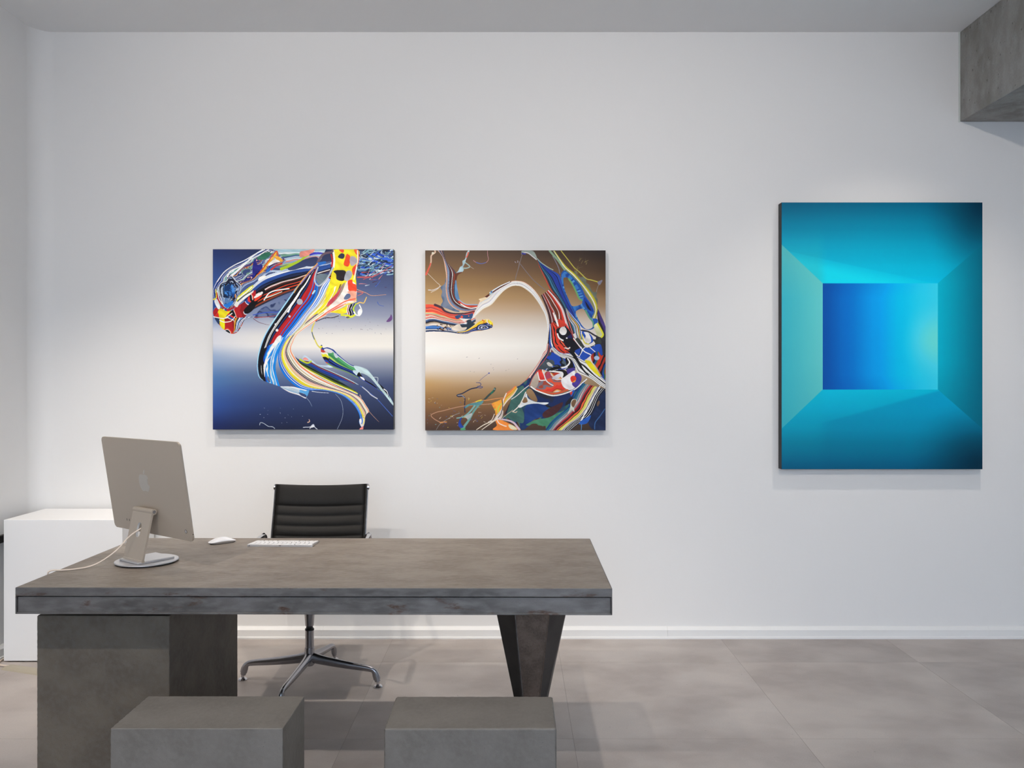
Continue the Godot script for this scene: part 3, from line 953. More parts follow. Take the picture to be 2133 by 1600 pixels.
class Canvas:
	# Flat colour print, drawn back to front: bands that follow two edges, patches, holes, drips.
	var n := 1024
	var px := PackedInt32Array()
	var ground := PackedInt32Array()
	var step := 1480.0      # offset between the four charts the points are written in
	var origin := Vector2.ZERO
	var scale := 1.0

	func setup(size: int, off: Vector2, k: float, between: float) -> void:
		n = size
		origin = off
		scale = k
		step = between
		px.resize(n * n)

	func at(flat: Array) -> PackedVector2Array:
		var out := PackedVector2Array()
		var base := Vector2.ZERO
		var i := 0
		while i < flat.size():
			if flat[i] < 0:
				base = [Vector2.ZERO, Vector2(step, 0), Vector2(0, step), Vector2(step, step)][-flat[i] - 1]
				i += 1
			else:
				out.append((base + Vector2(flat[i], flat[i + 1]) - origin) * scale)
				i += 2
		return out

	func rows(stops: Array, left: Array, right: Array) -> void:
		# background: colour by height, leaning to `left` and `right` colours at the sides
		for y in n:
			var v := float(y) / n
			var c := pick(stops, v)
			var l := pick(left, v)
			var r := pick(right, v)
			for x in n:
				var u := float(x) / n
				var q := c.lerp(l, pow(1.0 - u, 5.0)).lerp(r, u * u * u)
				px[y * n + x] = pack(q)
		ground = px.duplicate()

	func pick(stops: Array, v: float) -> Color:
		for i in range(1, stops.size()):
			if v <= stops[i][0]:
				var t: float = (v - stops[i - 1][0]) / (stops[i][0] - stops[i - 1][0])
				return Color.hex(stops[i - 1][1] * 256 + 255).lerp(Color.hex(stops[i][1] * 256 + 255), smoothstep(0.0, 1.0, t) * 0.4 + t * 0.6)
		return Color.hex(stops[-1][1] * 256 + 255)

	func pack(c: Color) -> int:
		return (clampi(int(c.r * 255), 0, 255) << 16) | (clampi(int(c.g * 255), 0, 255) << 8) | clampi(int(c.b * 255), 0, 255)

	func lut(stripes: Array, soft := 0.0) -> PackedInt32Array:
		# [width, colour, width, colour ...] -> 256 steps
		var total := 0.0
		for i in range(0, stripes.size(), 2):
			total += stripes[i]
		var out := PackedInt32Array()
		var edge := 0.0
		for i in range(0, stripes.size(), 2):
			edge += stripes[i]
			while out.size() < int(round(edge / total * 256)):
				out.append(stripes[i + 1])
		if soft > 0.0:
			var blurred := out.duplicate()
			var reach := int(soft * 256)
			for i in 256:
				var acc := Vector3.ZERO
				for d in range(-reach, reach + 1):
					var q := out[clampi(i + d, 0, 255)]
					acc += Vector3((q >> 16) & 255, (q >> 8) & 255, q & 255)
				acc /= 2 * reach + 1
				blurred[i] = (int(acc.x) << 16) | (int(acc.y) << 8) | int(acc.z)
			return blurred
		return out

	func spline(p: PackedVector2Array, per: int, closed := false) -> PackedVector2Array:
		var out := PackedVector2Array()
		var k := p.size()
		var last := k if closed else k - 1
		for i in last:
			var a := p[(i - 1 + k) % k] if closed else p[maxi(i - 1, 0)]
			var d := p[(i + 2) % k] if closed else p[mini(i + 2, k - 1)]
			for j in per:
				out.append(p[i].cubic_interpolate(p[(i + 1) % k], a, d, float(j) / per))
		if not closed:
			out.append(p[k - 1])
		return out

	func even(p: PackedVector2Array, count: int) -> PackedVector2Array:
		var s := spline(p, 10)
		var run := PackedFloat32Array([0.0])
		for i in range(1, s.size()):
			run.append(run[i - 1] + s[i].distance_to(s[i - 1]))
		var out := PackedVector2Array()
		var k := 0
		for i in count + 1:
			var want := run[-1] * i / count
			while k < s.size() - 2 and run[k + 1] < want:
				k += 1
			out.append(s[k].lerp(s[k + 1], clampf((want - run[k]) / maxf(run[k + 1] - run[k], 1e-6), 0, 1)))
		return out

	func band(l: Array, r: Array, stripes: Array, wave := 0.0, seed_ := 1, run := 5.0, paired := true, soft := 0.0) -> void:
		var a := spline(at(l), 10) if paired else even(at(l), 90)
		var b := spline(at(r), 10) if paired else even(at(r), 90)
		var table := lut(stripes, soft)
		var f := FastNoiseLite.new()
		f.seed = seed_
		f.frequency = 1.0
		f.fractal_octaves = 2
		var k := mini(a.size(), b.size())
		for i in k - 1:
			var u0 := float(i) / (k - 1) * run
			var u1 := float(i + 1) / (k - 1) * run
			fill(a[i], b[i], b[i + 1], Vector2(u0, 0), Vector2(u0, 1), Vector2(u1, 1), table, wave, f)
			fill(a[i], b[i + 1], a[i + 1], Vector2(u0, 0), Vector2(u1, 1), Vector2(u1, 0), table, wave, f)

	func fill(a: Vector2, b: Vector2, c: Vector2, ta: Vector2, tb: Vector2, tc: Vector2, table: PackedInt32Array, wave: float, f: FastNoiseLite) -> void:
		var area := (b - a).cross(c - a)
		if absf(area) < 1e-4:
			return
		var y0 := maxi(0, int(floor(minf(a.y, minf(b.y, c.y)))))
		var y1 := mini(n - 1, int(ceil(maxf(a.y, maxf(b.y, c.y)))))
		var x0 := maxi(0, int(floor(minf(a.x, minf(b.x, c.x)))))
		var x1 := mini(n - 1, int(ceil(maxf(a.x, maxf(b.x, c.x)))))
		for y in range(y0, y1 + 1):
			for x in range(x0, x1 + 1):
				var p := Vector2(x + 0.5, y + 0.5)
				var wb := (p - a).cross(c - a) / area
				var wc := (b - a).cross(p - a) / area
				if wb < -0.02 or wc < -0.02 or wb + wc > 1.02:
					continue
				var t := ta * (1.0 - wb - wc) + tb * wb + tc * wc
				var v := t.y
				if wave > 0.0:
					v += f.get_noise_2d(t.x, t.y * 2.5) * wave * 4.0 * v * (1.0 - v)
				px[y * n + x] = streak(table[clampi(int(v * 256), 0, 255)], f.get_noise_2d(t.x * 0.7 + 40.0, v * 34.0))

	func streak(q: int, k: float) -> int:
		# threads of lighter and darker paint drawn out within one colour
		var a := 1.0 + 0.26 * k
		var b := 10.0 * maxf(k, 0.0)
		return (mini(255, int(((q >> 16) & 255) * a + b)) << 16) | (mini(255, int(((q >> 8) & 255) * a + b)) << 8) | mini(255, int((q & 255) * a + b))

	func patch(p: Array, color: int, closed := true) -> void:
		var f := FastNoiseLite.new()
		f.seed = color % 997
		f.frequency = 0.009
		f.fractal_octaves = 2
		scan(spline(at(p), 6, closed), func(x, y): return streak(color, f.get_noise_2d(x + 0.6 * y, (y - 0.6 * x) * 2.4) * 0.4))

	func hole(p: Array) -> void:
		scan(spline(at(p), 6, true), func(x, y): return ground[y * n + x])

	func marble(p: Array, stripes: Array, angle: float, size: float, wave: float, seed_: int, soft := 0.0) -> void:
		var table := lut(stripes, soft)
		var f := FastNoiseLite.new()
		f.seed = seed_
		f.frequency = 0.006
		f.fractal_octaves = 3
		var d := Vector2(cos(angle), sin(angle)) / size
		scan(spline(at(p), 6, true), func(x, y):
			var v: float = x * d.x + y * d.y + f.get_noise_2d(x, y) * wave
			return table[int((v - floor(v)) * 255.9)])

	func rings(p: Array, colors: Array, wave: float, seed_: int) -> void:
		# nested outlines shrinking to their centre
		var s := spline(at(p), 6, true)
		var mid := Vector2.ZERO
		for q in s:
			mid += q / s.size()
		var f := FastNoiseLite.new()
		f.seed = seed_
		f.frequency = 0.02
		for i in colors.size():
			var k := 1.0 - float(i) / colors.size()
			var inner := PackedVector2Array()
			for q in s:
				inner.append(mid + (q - mid) * k + Vector2(f.get_noise_2d(q.x, i * 40.0), f.get_noise_2d(q.y, 900.0 + i * 40.0)) * wave * (1.0 - k))
			var c: int = colors[i]
			scan(inner, func(_x, _y): return c)

	func scan(poly: PackedVector2Array, shade: Callable) -> void:
		var y0 := n
		var y1 := 0
		for q in poly:
			y0 = mini(y0, int(q.y))
			y1 = maxi(y1, int(q.y) + 1)
		for y in range(maxi(0, y0), mini(n - 1, y1) + 1):
			var xs := []
			for i in poly.size():
				var a := poly[i]
				var b := poly[(i + 1) % poly.size()]
				if (a.y <= y + 0.5) != (b.y <= y + 0.5):
					xs.append(a.x + (y + 0.5 - a.y) / (b.y - a.y) * (b.x - a.x))
			xs.sort()
			for i in range(0, xs.size() - 1, 2):
				for x in range(maxi(0, int(xs[i] + 0.5)), mini(n - 1, int(xs[i + 1] - 0.5)) + 1):
					px[y * n + x] = shade.call(x, y)

	func drip(p: Array, w0: float, w1: float, color: int, bend := 10) -> void:
		line(spline(at(p), bend), w0, w1, color)

	func line(s: PackedVector2Array, w0: float, w1: float, color: int) -> void:
		for i in s.size() - 1:
			var steps := maxi(1, int(s[i].distance_to(s[i + 1])))
			for j in steps:
				var t := (i + float(j) / steps) / (s.size() - 1)
				dot(s[i].lerp(s[i + 1], float(j) / steps), lerpf(w0, w1, t), color)

	func dot(c: Vector2, r: float, color: int) -> void:
		for y in range(maxi(0, int(c.y - r)), mini(n - 1, int(c.y + r)) + 1):
			for x in range(maxi(0, int(c.x - r)), mini(n - 1, int(c.x + r)) + 1):
				if Vector2(x + 0.5, y + 0.5).distance_squared_to(c) <= r * r + 0.3:
					px[y * n + x] = color

	func spot(p: Array, r: float, color: int) -> void:
		for q in at(p):
			dot(q, r, color)

	func flecks(box_: Array, count: int, colors: Array, angle: float, spread: float, l0: float, l1: float, w0: float, w1: float, seed_: int) -> void:
		var rng := RandomNumberGenerator.new()
		rng.seed = seed_
		var c := at(box_)
		for i in count:
			var p := Vector2(rng.randf_range(c[0].x, c[1].x), rng.randf_range(c[0].y, c[1].y))
			var a := angle + rng.randf_range(-spread, spread)
			var l := rng.randf_range(l0, l1)
			var bend := rng.randf_range(-0.4, 0.4)
			var s := PackedVector2Array()
			for j in 5:
				s.append(p)
				p += Vector2(cos(a), sin(a)) * l / 4
				a += bend / 3
			line(s, rng.randf_range(w0, w1), w0 * 0.5, colors[rng.randi() % colors.size()])

	func texture(gain: float) -> ImageTexture:
		# the wall light is taken out of the colours read from the photograph: linear value / gain
		var table := PackedByteArray()
		for i in 256:
			var c := Color(i / 255.0, 0, 0).srgb_to_linear()
			c.r = minf(c.r / gain, 0.92)
			table.append(clampi(int(c.linear_to_srgb().r * 255.0 + 0.5), 0, 255))
		var data := PackedByteArray()
		data.resize(n * n * 3)
		for i in n * n:
			var q := px[i]
			data[i * 3] = table[(q >> 16) & 255]
			data[i * 3 + 1] = table[(q >> 8) & 255]
			data[i * 3 + 2] = table[q & 255]
		return ImageTexture.create_from_image(Image.create_from_data(n, n, false, Image.FORMAT_RGB8, data))


func picture(called: String, label: String, lo: Vector3, hi: Vector3, face: Texture2D, side: Color, rough: float) -> void:
	# a box panel: printed front, plain edges; the front wears the picture once over its width and height
	var c := (lo + hi) / 2.0
	var h := (hi - lo) / 2.0
	var mesh := ArrayMesh.new()
	var st := start()
	for q in [[-1, 1, 0, 0], [1, 1, 1, 0], [1, -1, 1, 1], [-1, 1, 0, 0], [1, -1, 1, 1], [-1, -1, 0, 1]]:
		st.set_normal(Vector3.BACK)
		st.set_uv(Vector2(q[2], q[3]))
		st.add_vertex(Vector3(q[0] * (h.x - 0.0006), q[1] * (h.y - 0.0006), h.z))
	var fm := StandardMaterial3D.new()
	fm.resource_name = called + "_print"
	fm.albedo_texture = face
	fm.roughness = rough
	fm.metallic_specular = 0.25
	fm.texture_repeat = false
	st.set_material(fm)
	st.commit(mesh)
	st = start()
	for s in [-1.0, 1.0]:
		var x: float = s * h.x
		quad(st, Vector3(x, -h.y, -h.z), Vector3(x, h.y, -h.z), Vector3(x, h.y, h.z - 0.0006), Vector3(x, -h.y, h.z - 0.0006), Vector3(s, 0, 0))
		quad(st, Vector3(x, -h.y, h.z - 0.0006), Vector3(x, h.y, h.z - 0.0006), Vector3(x - s * 0.0006, h.y - 0.0006, h.z), Vector3(x - s * 0.0006, -h.y + 0.0006, h.z), Vector3(s, 0, 1).normalized())
		var y: float = s * h.y
		quad(st, Vector3(-h.x, y, -h.z), Vector3(h.x, y, -h.z), Vector3(h.x, y, h.z - 0.0006), Vector3(-h.x, y, h.z - 0.0006), Vector3(0, s, 0))
		quad(st, Vector3(-h.x, y, h.z - 0.0006), Vector3(h.x, y, h.z - 0.0006), Vector3(h.x - 0.0006, y - s * 0.0006, h.z), Vector3(-h.x + 0.0006, y - s * 0.0006, h.z), Vector3(0, s, 1).normalized())
	quad(st, Vector3(-h.x, -h.y, -h.z), Vector3(h.x, -h.y, -h.z), Vector3(h.x, h.y, -h.z), Vector3(-h.x, h.y, -h.z), Vector3.FORWARD)
	var sm := StandardMaterial3D.new()
	sm.resource_name = called + "_edge"
	sm.albedo_color = side
	sm.roughness = 0.55
	st.set_material(sm)
	st.commit(mesh)
	var o := part(numbered(called), mesh, null, self, c)
	tag(o, label, "painting")


func build_pictures() -> void:
	var back := WALL_Z + 0.001
	picture("painting", "square navy abstract painting with a poured multicolour swirl", Vector3(-1.6428, 1.150, back), Vector3(-0.6578, 2.1333, WALL_Z + 0.05), navy_print(), Color(0.09, 0.09, 0.11), 0.5)
	picture("painting", "square bronze abstract painting with a white looping arch of paint", Vector3(-0.4851, 1.1455, back), Vector3(0.4987, 2.1272, WALL_Z + 0.05), bronze_print(), Color(0.45, 0.44, 0.43), 0.5)
	picture("painting", "tall turquoise painting of a room around a blue square", Vector3(1.4559, 0.9343, back), Vector3(2.5498, 2.3874, WALL_Z + 0.055), blue_print(), Color(0.035, 0.035, 0.045), 0.4)


func blue_print() -> ImageTexture:
	# an illusion of a room: back square, four trapezoid faces, one slanted shade on floor and ceiling; colours as printed
	var c := Canvas.new()
	c.setup(640, Vector2.ZERO, 640.0 / 1000.0, 0.0)
	var n := c.n
	# corner colours in the frame of the print, x and y from 0 to 1
	var sq := [0.205, 0.303, 0.778, 0.701]
	for y in n:
		var v := (y + 0.5) / n
		for x in n:
			var u := (x + 0.5) / n
			var col: Color
			if u > sq[0] and u < sq[2] and v > sq[1] and v < sq[3]:
				var s: float = (u - sq[0]) / (sq[2] - sq[0])
				var t: float = (v - sq[1]) / (sq[3] - sq[1])
				col = c.pick([[0.0, 0x004a9c], [0.2, 0x0068bd], [0.45, 0x0094dd], [0.68, 0x00b8f2], [0.85, 0x22c4f4], [1.0, 0x33c8ec]], s)
				var glow := clampf(1.0 - Vector2((s - 1.0) / 0.36, (t - 0.54) / 0.42).length(), 0.0, 1.0)
				col = col.lerp(Color8(98, 212, 208), smoothstep(0.0, 1.0, glow))
				col = col.lerp(Color8(0, 62, 150), clampf(0.14 - t, 0, 1) * 1.6 * (1.0 - s)).lerp(Color8(0, 74, 160), clampf(t - 0.86, 0, 1) * 2.0 * (1.0 - s))
			else:
				# which trapezoid: compare with the lines from the frame to the square
				var lt: float = 0.158 + (sq[1] - 0.158) * u / sq[0]
				var lb: float = 0.848 + (sq[3] - 0.848) * u / sq[0]
				var rt: float = 0.158 + (sq[1] - 0.158) * (1.0 - u) / (1.0 - sq[2])
				var rb: float = 0.848 + (sq[3] - 0.848) * (1.0 - u) / (1.0 - sq[2])
				if u <= sq[0] and v > lt and v < lb:
					col = Color8(52, 168, 184).lerp(Color8(92, 190, 190), u / sq[0])
					col = col.lerp(Color8(44, 152, 164), clampf((v - 0.6) * 2.0, 0, 1) * 0.6)
					col = col.lerp(Color8(104, 184, 174), clampf(0.36 - v, 0, 0.2) * 2.6)
				elif u >= sq[2] and v > rt and v < rb:
					var s2: float = (u - sq[2]) / (1.0 - sq[2])
					col = Color8(0, 170, 196).lerp(Color8(0, 104, 128), pow(s2, 1.1))
					col = col.lerp(Color8(0, 92, 116), clampf(absf(v - 0.45) - 0.15, 0, 1) * 2.0)
				elif v < 0.5:
					var t2: float = v / sq[1]
					col = c.pick([[0.0, 0x00607f], [0.3, 0x007f9f], [0.6, 0x009cbc], [0.85, 0x00b0d0], [1.0, 0x00b8dc]], t2)
					var line: float = sq[1] - (0.303 - 0.168) * (0.775 - u) / 0.775 * 0.95
					if u < 0.775 and v > line:
						col = col.lerp(Color8(12, 208, 226), smoothstep(0.0, 0.05, v - line) * 0.55 + 0.25 * smoothstep(0.0, 0.006, v - line))
					col = col.lerp(Color8(56, 172, 180), smoothstep(0.06, 0.30, v) * 0.5 * smoothstep(0.235, 0.17, u))
					col = col.lerp(Color8(0, 140, 168), smoothstep(0.74, 1.0, u) * 0.6)
					col = col.lerp(Color8(2, 44, 66), smoothstep(0.0, 1.15, 1.0 - Vector2((1.0 - u) / 0.32, v / 0.34).length()))
				else:
					var t3: float = (v - sq[3]) / (1.0 - sq[3])
					col = c.pick([[0.0, 0x00b4d2], [0.2, 0x00a6c6], [0.45, 0x008fae], [0.7, 0x00728f], [1.0, 0x00577a]], t3)
					var edge: float = sq[3] + (0.820 - sq[3]) * (sq[2] - u) / (sq[2] - 0.205)
					if v > edge and u > 0.14:
						var near := smoothstep(0.0, 0.012, v - edge) * smoothstep(0.14, 0.30, u)
						col = col.lerp(Color8(0, 118, 160).lerp(Color8(0, 140, 190), clampf(u * 1.3 - 0.3, 0, 1)), near * 0.55 * (1.0 - t3))
					col = col.lerp(Color8(0, 164, 188), (1.0 - t3) * 0.4 * smoothstep(0.24, 0.16, u))
					col = col.lerp(Color8(2, 40, 60), smoothstep(0.0, 1.15, 1.0 - Vector2((1.0 - u) / 0.40, (1.0 - v) / 0.30).length()))
			c.px[y * n + x] = c.pack(col)
	return c.texture(0.82)


func navy_print() -> ImageTexture:
	var c := Canvas.new()
	c.setup(1024, Vector2(26, 33), 1024.0 / 3011.0, 1480.0)
	c.rows([[0.0, 0x2b3558], [0.12, 0x3e4a72], [0.24, 0x5a688f], [0.34, 0x8790ab], [0.42, 0xbcbec6], [0.49, 0xe3e0da], [0.54, 0xeae7e1], [0.58, 0xc9cad0], [0.64, 0x8d97ae], [0.70, 0x62708f], [0.78, 0x44527a], [0.86, 0x303e66], [0.94, 0x273052], [1.0, 0x22283f]],
		[[0.0, 0x2b3a6c], [0.2, 0x3a5a9c], [0.36, 0x6c86b8], [0.46, 0xd6d9e2], [0.52, 0xd8dbe4], [0.6, 0x93aacb], [0.72, 0x4f78b0], [0.86, 0x33549a], [1.0, 0x1f2a5c]],
		[[0.0, 0x2b2f45], [0.2, 0x4a567c], [0.36, 0x8c93a8], [0.48, 0xe2dfd8], [0.54, 0xeae7df], [0.62, 0x9aa0ae], [0.76, 0x3e4a6c], [1.0, 0x22273c]])
	# scattered streaks at the upper right
	c.band([PB, 560, 60, 800, 50, 1000, 60, 1300, 60, 1560, 100], [PB, 500, 500, 800, 520, 1000, 500, 1300, 470, 1560, 480], [1, 0x4a5e80, 1, 0x2f3c5c, 1, 0x3f67a8, 1, 0x26304c, 1, 0x51749a, 1, 0x2c3a64, 1, 0x3a4c78], 0.2, 7, 6.0)
	c.flecks([PB, 960, 40, 1560, 470], 150, [0x8fb7c4, 0x3d66c8, 0x2b52b8, 0xc7d6dc, 0x23304e, 0x2a3a5c, 0x5a88a0, 0x78a8b8, 0x1f2a40, 0xa9bcd8], -0.25, 0.75, 20, 95, 1.5, 7.0, 3)
	c.flecks([PB, 1080, 100, 1400, 300], 9, [0x2f58d0, 0x3a68d8, 0x2448b4], 0.35, 0.3, 50, 90, 4.0, 8.0, 8)
	c.flecks([PB, 970, 40, 1500, 420], 60, [0x9fc0c8, 0xd4e0e2, 0x20283e, 0x28344e, 0x6f9cb0, 0x1f2a40], -0.2, 0.5, 12, 50, 1.0, 4.0, 18)
	c.flecks([PB, 980, 300, 1500, 700], 26, [0xe08a88, 0xd85a50, 0x3d66c8, 0xc7d6dc, 0x4a2a40], -0.35, 0.6, 8, 60, 0.6, 2.2, 4)
	c.drip([PB, 960, 500, 1200, 490, 1350, 420, 1540, 300], 3.5, 1.0, 0xc65a5a)
	c.drip([PB, 940, 700, 1100, 760, 1200, 805, 1440, 790], 1.6, 0.8, 0xe0a070)
	c.drip([PB, 940, 740, 1050, 760, 960, 810], 2.0, 1.0, 0xe86a4a)
	# arch band behind
	c.band([PA, 560, 800, 700, 640, 880, 500, 1150, 400, 1480, 320, PB, 200, 320, 420, 270, 560, 240], [PA, 520, 1130, 740, 1010, 960, 900, 1250, 770, 1460, 700, PB, 160, 580, 400, 600, 540, 560],
		[0.8, 0xc9d4e4, 0.5, 0xf0eeec, 1.6, 0x2d4f96, 0.5, 0x141c34, 0.7, 0x1e2a52, 0.9, 0x18161a, 0.2, 0xe9dedc, 0.4, 0xd8b0ac, 0.7, 0x40201c, 0.8, 0x16161a, 0.4, 0xc04028, 0.9, 0x191a1e, 0.5, 0xd0401e, 0.9, 0x16161a, 0.7, 0x8a3a20, 0.5, 0x2a2a3a], 0.03, 11, 4.0)
	c.marble([PA, 980, 960, 1200, 880, 1400, 760, 1480, 740, 1250, 1000, 1100, 1170, 900, 1160, 720, 1180, 820, 1030], [2, 0x5a688f, 1, 0x2e3a60, 2, 0x6f7c9c, 1, 0x3f4f7c], 1.2, 90, 1.2, 21, 0.06)
	c.drip([PA, 700, 1130, 900, 1090, 1100, 1080, 1180, 1040], 3.0, 2.0, 0x3d5ab8)
	c.drip([PA, 720, 1170, 950, 1160, 1120, 1130], 2.5, 1.5, 0xa04a48)
	c.drip([PA, 700, 1190, 790, 1250, 900, 1285, 970, 1295], 1.6, 0.6, 0x6a4450)
	# pale sheet across the top between the head and the yellow
	c.band([PA, 760, 90, 1000, 32, 1300, 32, 1600, 32, PB, 240, 34, 430, 36], [PA, 780, 560, 960, 420, 1180, 400, 1480, 330, PB, 150, 250, 320, 270], [1.2, 0x9fc0cc, 0.6, 0xd8e4e8, 0.8, 0x6fa08c, 0.5, 0x2c4a80, 1.4, 0xa8bccc, 0.6, 0xd88c80, 0.7, 0x8aa0c0, 0.35, 0xa8c030, 0.9, 0x5a6c94, 0.9, 0x3c4a74, 0.6, 0xb6c6dc], 0.07, 14, 6.0, true, 0.015)
	c.hole([PA, 1290, 330, 1420, 260, 1590, 190, PB, 280, 160, 300, 260, 160, 300, PA, 1480, 350, 1370, 380, 1290, 380])
	c.drip([PA, 1170, 360, 1320, 300, 1480, 220, PB, 100, 150, 200, 110], 9.0, 4.0, 0xa9c32e)
	c.patch([PB, 60, 60, 240, 34, 200, 100, 100, 150, 0, 160, 0, 80], 0xd98a7c)
	c.patch([PB, 260, 80, 380, 90, 380, 110, 240, 120, 160, 140, 170, 110], 0x3a3fb8)
	# the head: long flow lines over the back, a swirl, red and yellow beneath
	c.band([PA, 60, 900, 35, 760, 45, 680, 100, 565, 220, 410, 380, 300, 560, 215, 720, 120, 890, 34, 1010, 34, 1080, 60], [PA, 330, 1060, 430, 930, 470, 760, 560, 640, 720, 560, 830, 460, 960, 420, 1060, 330, 1180, 280, 1240, 230, 1230, 200],
		[0.2, 0xf2f2f4, 0.9, 0x1f3f8c, 0.5, 0x14182c, 0.25, 0xf4f4f6, 0.9, 0x2848a0, 0.3, 0xe6ecf2, 0.5, 0x1a2444, 0.7, 0xf2f4f4, 0.9, 0x9dc0cc, 0.8, 0x4a8a74, 0.3, 0xf0f4f4, 0.8, 0x2b2a78, 0.25, 0x141420, 0.3, 0xe8b0b0, 1.0, 0x24267a, 0.4, 0x121522, 0.3, 0xd8823a, 0.3, 0xf0c83c, 0.4, 0x9a2430, 0.3, 0xf4f0ec, 0.6, 0x20306c, 0.5, 0xa9b8d4, 0.3, 0x14161e, 0.8, 0x90a4c8, 0.2, 0xf2f2f4, 0.9, 0x1f3f8c, 0.5, 0x14182c, 0.25, 0xf4f4f6, 0.9, 0x2848a0, 0.3, 0xe6ecf2, 0.5, 0x1a2444, 0.7, 0xf2f4f4, 0.9, 0x9dc0cc, 0.8, 0x4a8a74, 0.3, 0xf0f4f4, 0.8, 0x2b2a78, 0.25, 0x141420, 0.3, 0xe8b0b0, 1.0, 0x24267a, 0.4, 0x121522, 0.3, 0xd8823a, 0.3, 0xf0c83c, 0.4, 0x9a2430, 0.3, 0xf4f0ec, 0.6, 0x20306c, 0.5, 0xa9b8d4, 0.3, 0x14161e, 0.8, 0x90a4c8], 0.20, 31, 6.0)
	c.drip([PA, 100, 570, 220, 410, 380, 300, 560, 215, 720, 120, 890, 36], 2.6, 2.6, 0xf4f4f6)
	c.drip([PA, 270, 490, 320, 400, 460, 330, 600, 230, 760, 150, 960, 36], 4.0, 2.0, 0xf2f4f6)
	c.drip([PA, 330, 480, 460, 370, 600, 240, 700, 140, 860, 36], 6.5, 3.0, 0xeef2f4)
	c.patch([PA, 520, 380, 620, 345, 660, 320, 690, 300, 640, 420, 600, 450, 540, 440, 500, 420], 0x6e9a86)
	c.hole([PA, 520, 410, 560, 375, 640, 365, 640, 410, 590, 430, 570, 470, 530, 440])
	c.patch([PA, 760, 190, 850, 110, 940, 80, 1000, 110, 920, 190, 840, 210], 0x35705c)
	c.patch([PA, 690, 310, 720, 200, 750, 230, 770, 290, 850, 290, 840, 360, 760, 420, 690, 440], 0x2a2a80)
	c.patch([PA, 800, 440, 850, 360, 900, 280, 1000, 190, 1080, 70, 1090, 90, 1040, 190, 940, 300, 890, 380], 0xe9b23a)
	c.drip([PA, 780, 450, 880, 330, 960, 220, 1085, 66, 1110, 150, 1170, 200], 3.2, 3.2, 0xd05030)
	c.patch([PA, 1060, 150, 1110, 150, 1190, 210, 1170, 240, 1090, 210], 0xf0b040)
	c.patch([PA, 960, 270, 1060, 200, 1150, 240, 1060, 260, 960, 310], 0xf3efe8)
	c.patch([PA, 900, 420, 980, 330, 1140, 270, 1100, 320, 1000, 360, 960, 400], 0x2a6ac0)
	c.drip([PA, 1000, 370, 1080, 310, 1180, 270], 5.0, 4.0, 0xc23a30)
	c.patch([PA, 790, 560, 800, 500, 900, 470, 910, 500, 860, 530], 0xf6f4f0)
	c.rings([PA, 120, 700, 150, 600, 240, 560, 330, 470, 420, 560, 500, 640, 470, 740, 380, 800, 400, 900, 310, 990, 220, 1000, 160, 880], [0xc8ccd8, 0x1b1e2c, 0x7d94bc, 0x20243a, 0xa8b8d0, 0x17181e, 0x5a80b4, 0x1a2848, 0xa0aab0, 0x2c6cc0, 0x3c84d4, 0x1e4c98, 0x4a90dc, 0x1a3868], 70.0, 5)
	c.patch([PA, 200, 960, 280, 930, 360, 890, 350, 960, 260, 1010], 0x2a78d2)
	c.drip([PA, 90, 760, 120, 880, 180, 980, 260, 1040, 330, 1030, 400, 980], 4.0, 5.0, 0xb02830)
	c.drip([PA, 110, 740, 130, 860, 200, 960], 2.0, 2.0, 0xf0eeee)
	c.marble([PA, 30, 1080, 90, 1000, 200, 1020, 330, 1060, 420, 990, 560, 900, 680, 760, 740, 720, 720, 900, 620, 1080, 560, 1170, 520, 1280, 440, 1410, 340, 1445, 230, 1390, 130, 1290, 60, 1180], [2.2, 0xb4232a, 0.5, 0xe04a34, 0.3, 0xf2eee6, 1.2, 0x1c1a20, 0.7, 0xe2382e, 0.9, 0x2f4f9c, 0.3, 0xf4f2ee, 1.2, 0x8e1f24], 2.35, 120, 0.5, 17)
	c.patch([PA, 380, 960, 440, 870, 560, 810, 690, 720, 690, 760, 560, 860, 470, 940, 430, 1000], 0xf0eee8)
	c.patch([PA, 420, 910, 440, 830, 560, 720, 690, 630, 690, 680, 600, 770, 500, 860], 0xdfe040)
	c.drip([PA, 440, 860, 560, 770, 680, 660], 4.0, 3.0, 0xf4f4e8)
	c.drip([PA, 440, 900, 560, 800, 690, 720], 3.0, 2.5, 0x30406a)
	c.patch([PA, 540, 1060, 620, 960, 720, 850, 860, 700, 900, 760, 780, 900, 700, 1040, 600, 1110], 0x17161a)
	c.patch([PA, 720, 870, 800, 800, 850, 800, 800, 860, 730, 900], 0xe0402c)
	c.patch([PA, 720, 820, 840, 740, 850, 780, 730, 850], 0xf2efec)
	c.drip([PA, 880, 880, 960, 770, 1080, 720, 1300, 690], 3.5, 3.0, 0xf0f0ee)
	c.drip([PA, 900, 850, 1060, 790, 1180, 740], 3.0, 2.0, 0xe8e2d0)
	c.patch([PA, 100, 1110, 150, 1020, 260, 1070, 330, 1060, 270, 1120, 220, 1180, 120, 1180], 0xf0dc28)
	c.patch([PA, 140, 1190, 215, 1190, 220, 1370, 150, 1310], 0xf2e024)
	c.patch([PA, 55, 1150, 110, 1090, 130, 1200, 90, 1200], 0xe23a2c)
	c.patch([PA, 60, 1180, 130, 1190, 130, 1290, 80, 1230], 0x2a3a5c)
	c.drip([PA, 40, 1160, 130, 1180, 210, 1190, 280, 1150, 350, 1100], 2.6, 2.6, 0xf4f2ea)
	c.drip([PA, 140, 1220, 220, 1250, 330, 1230, 400, 1150], 3.0, 2.0, 0xf4f2ea)
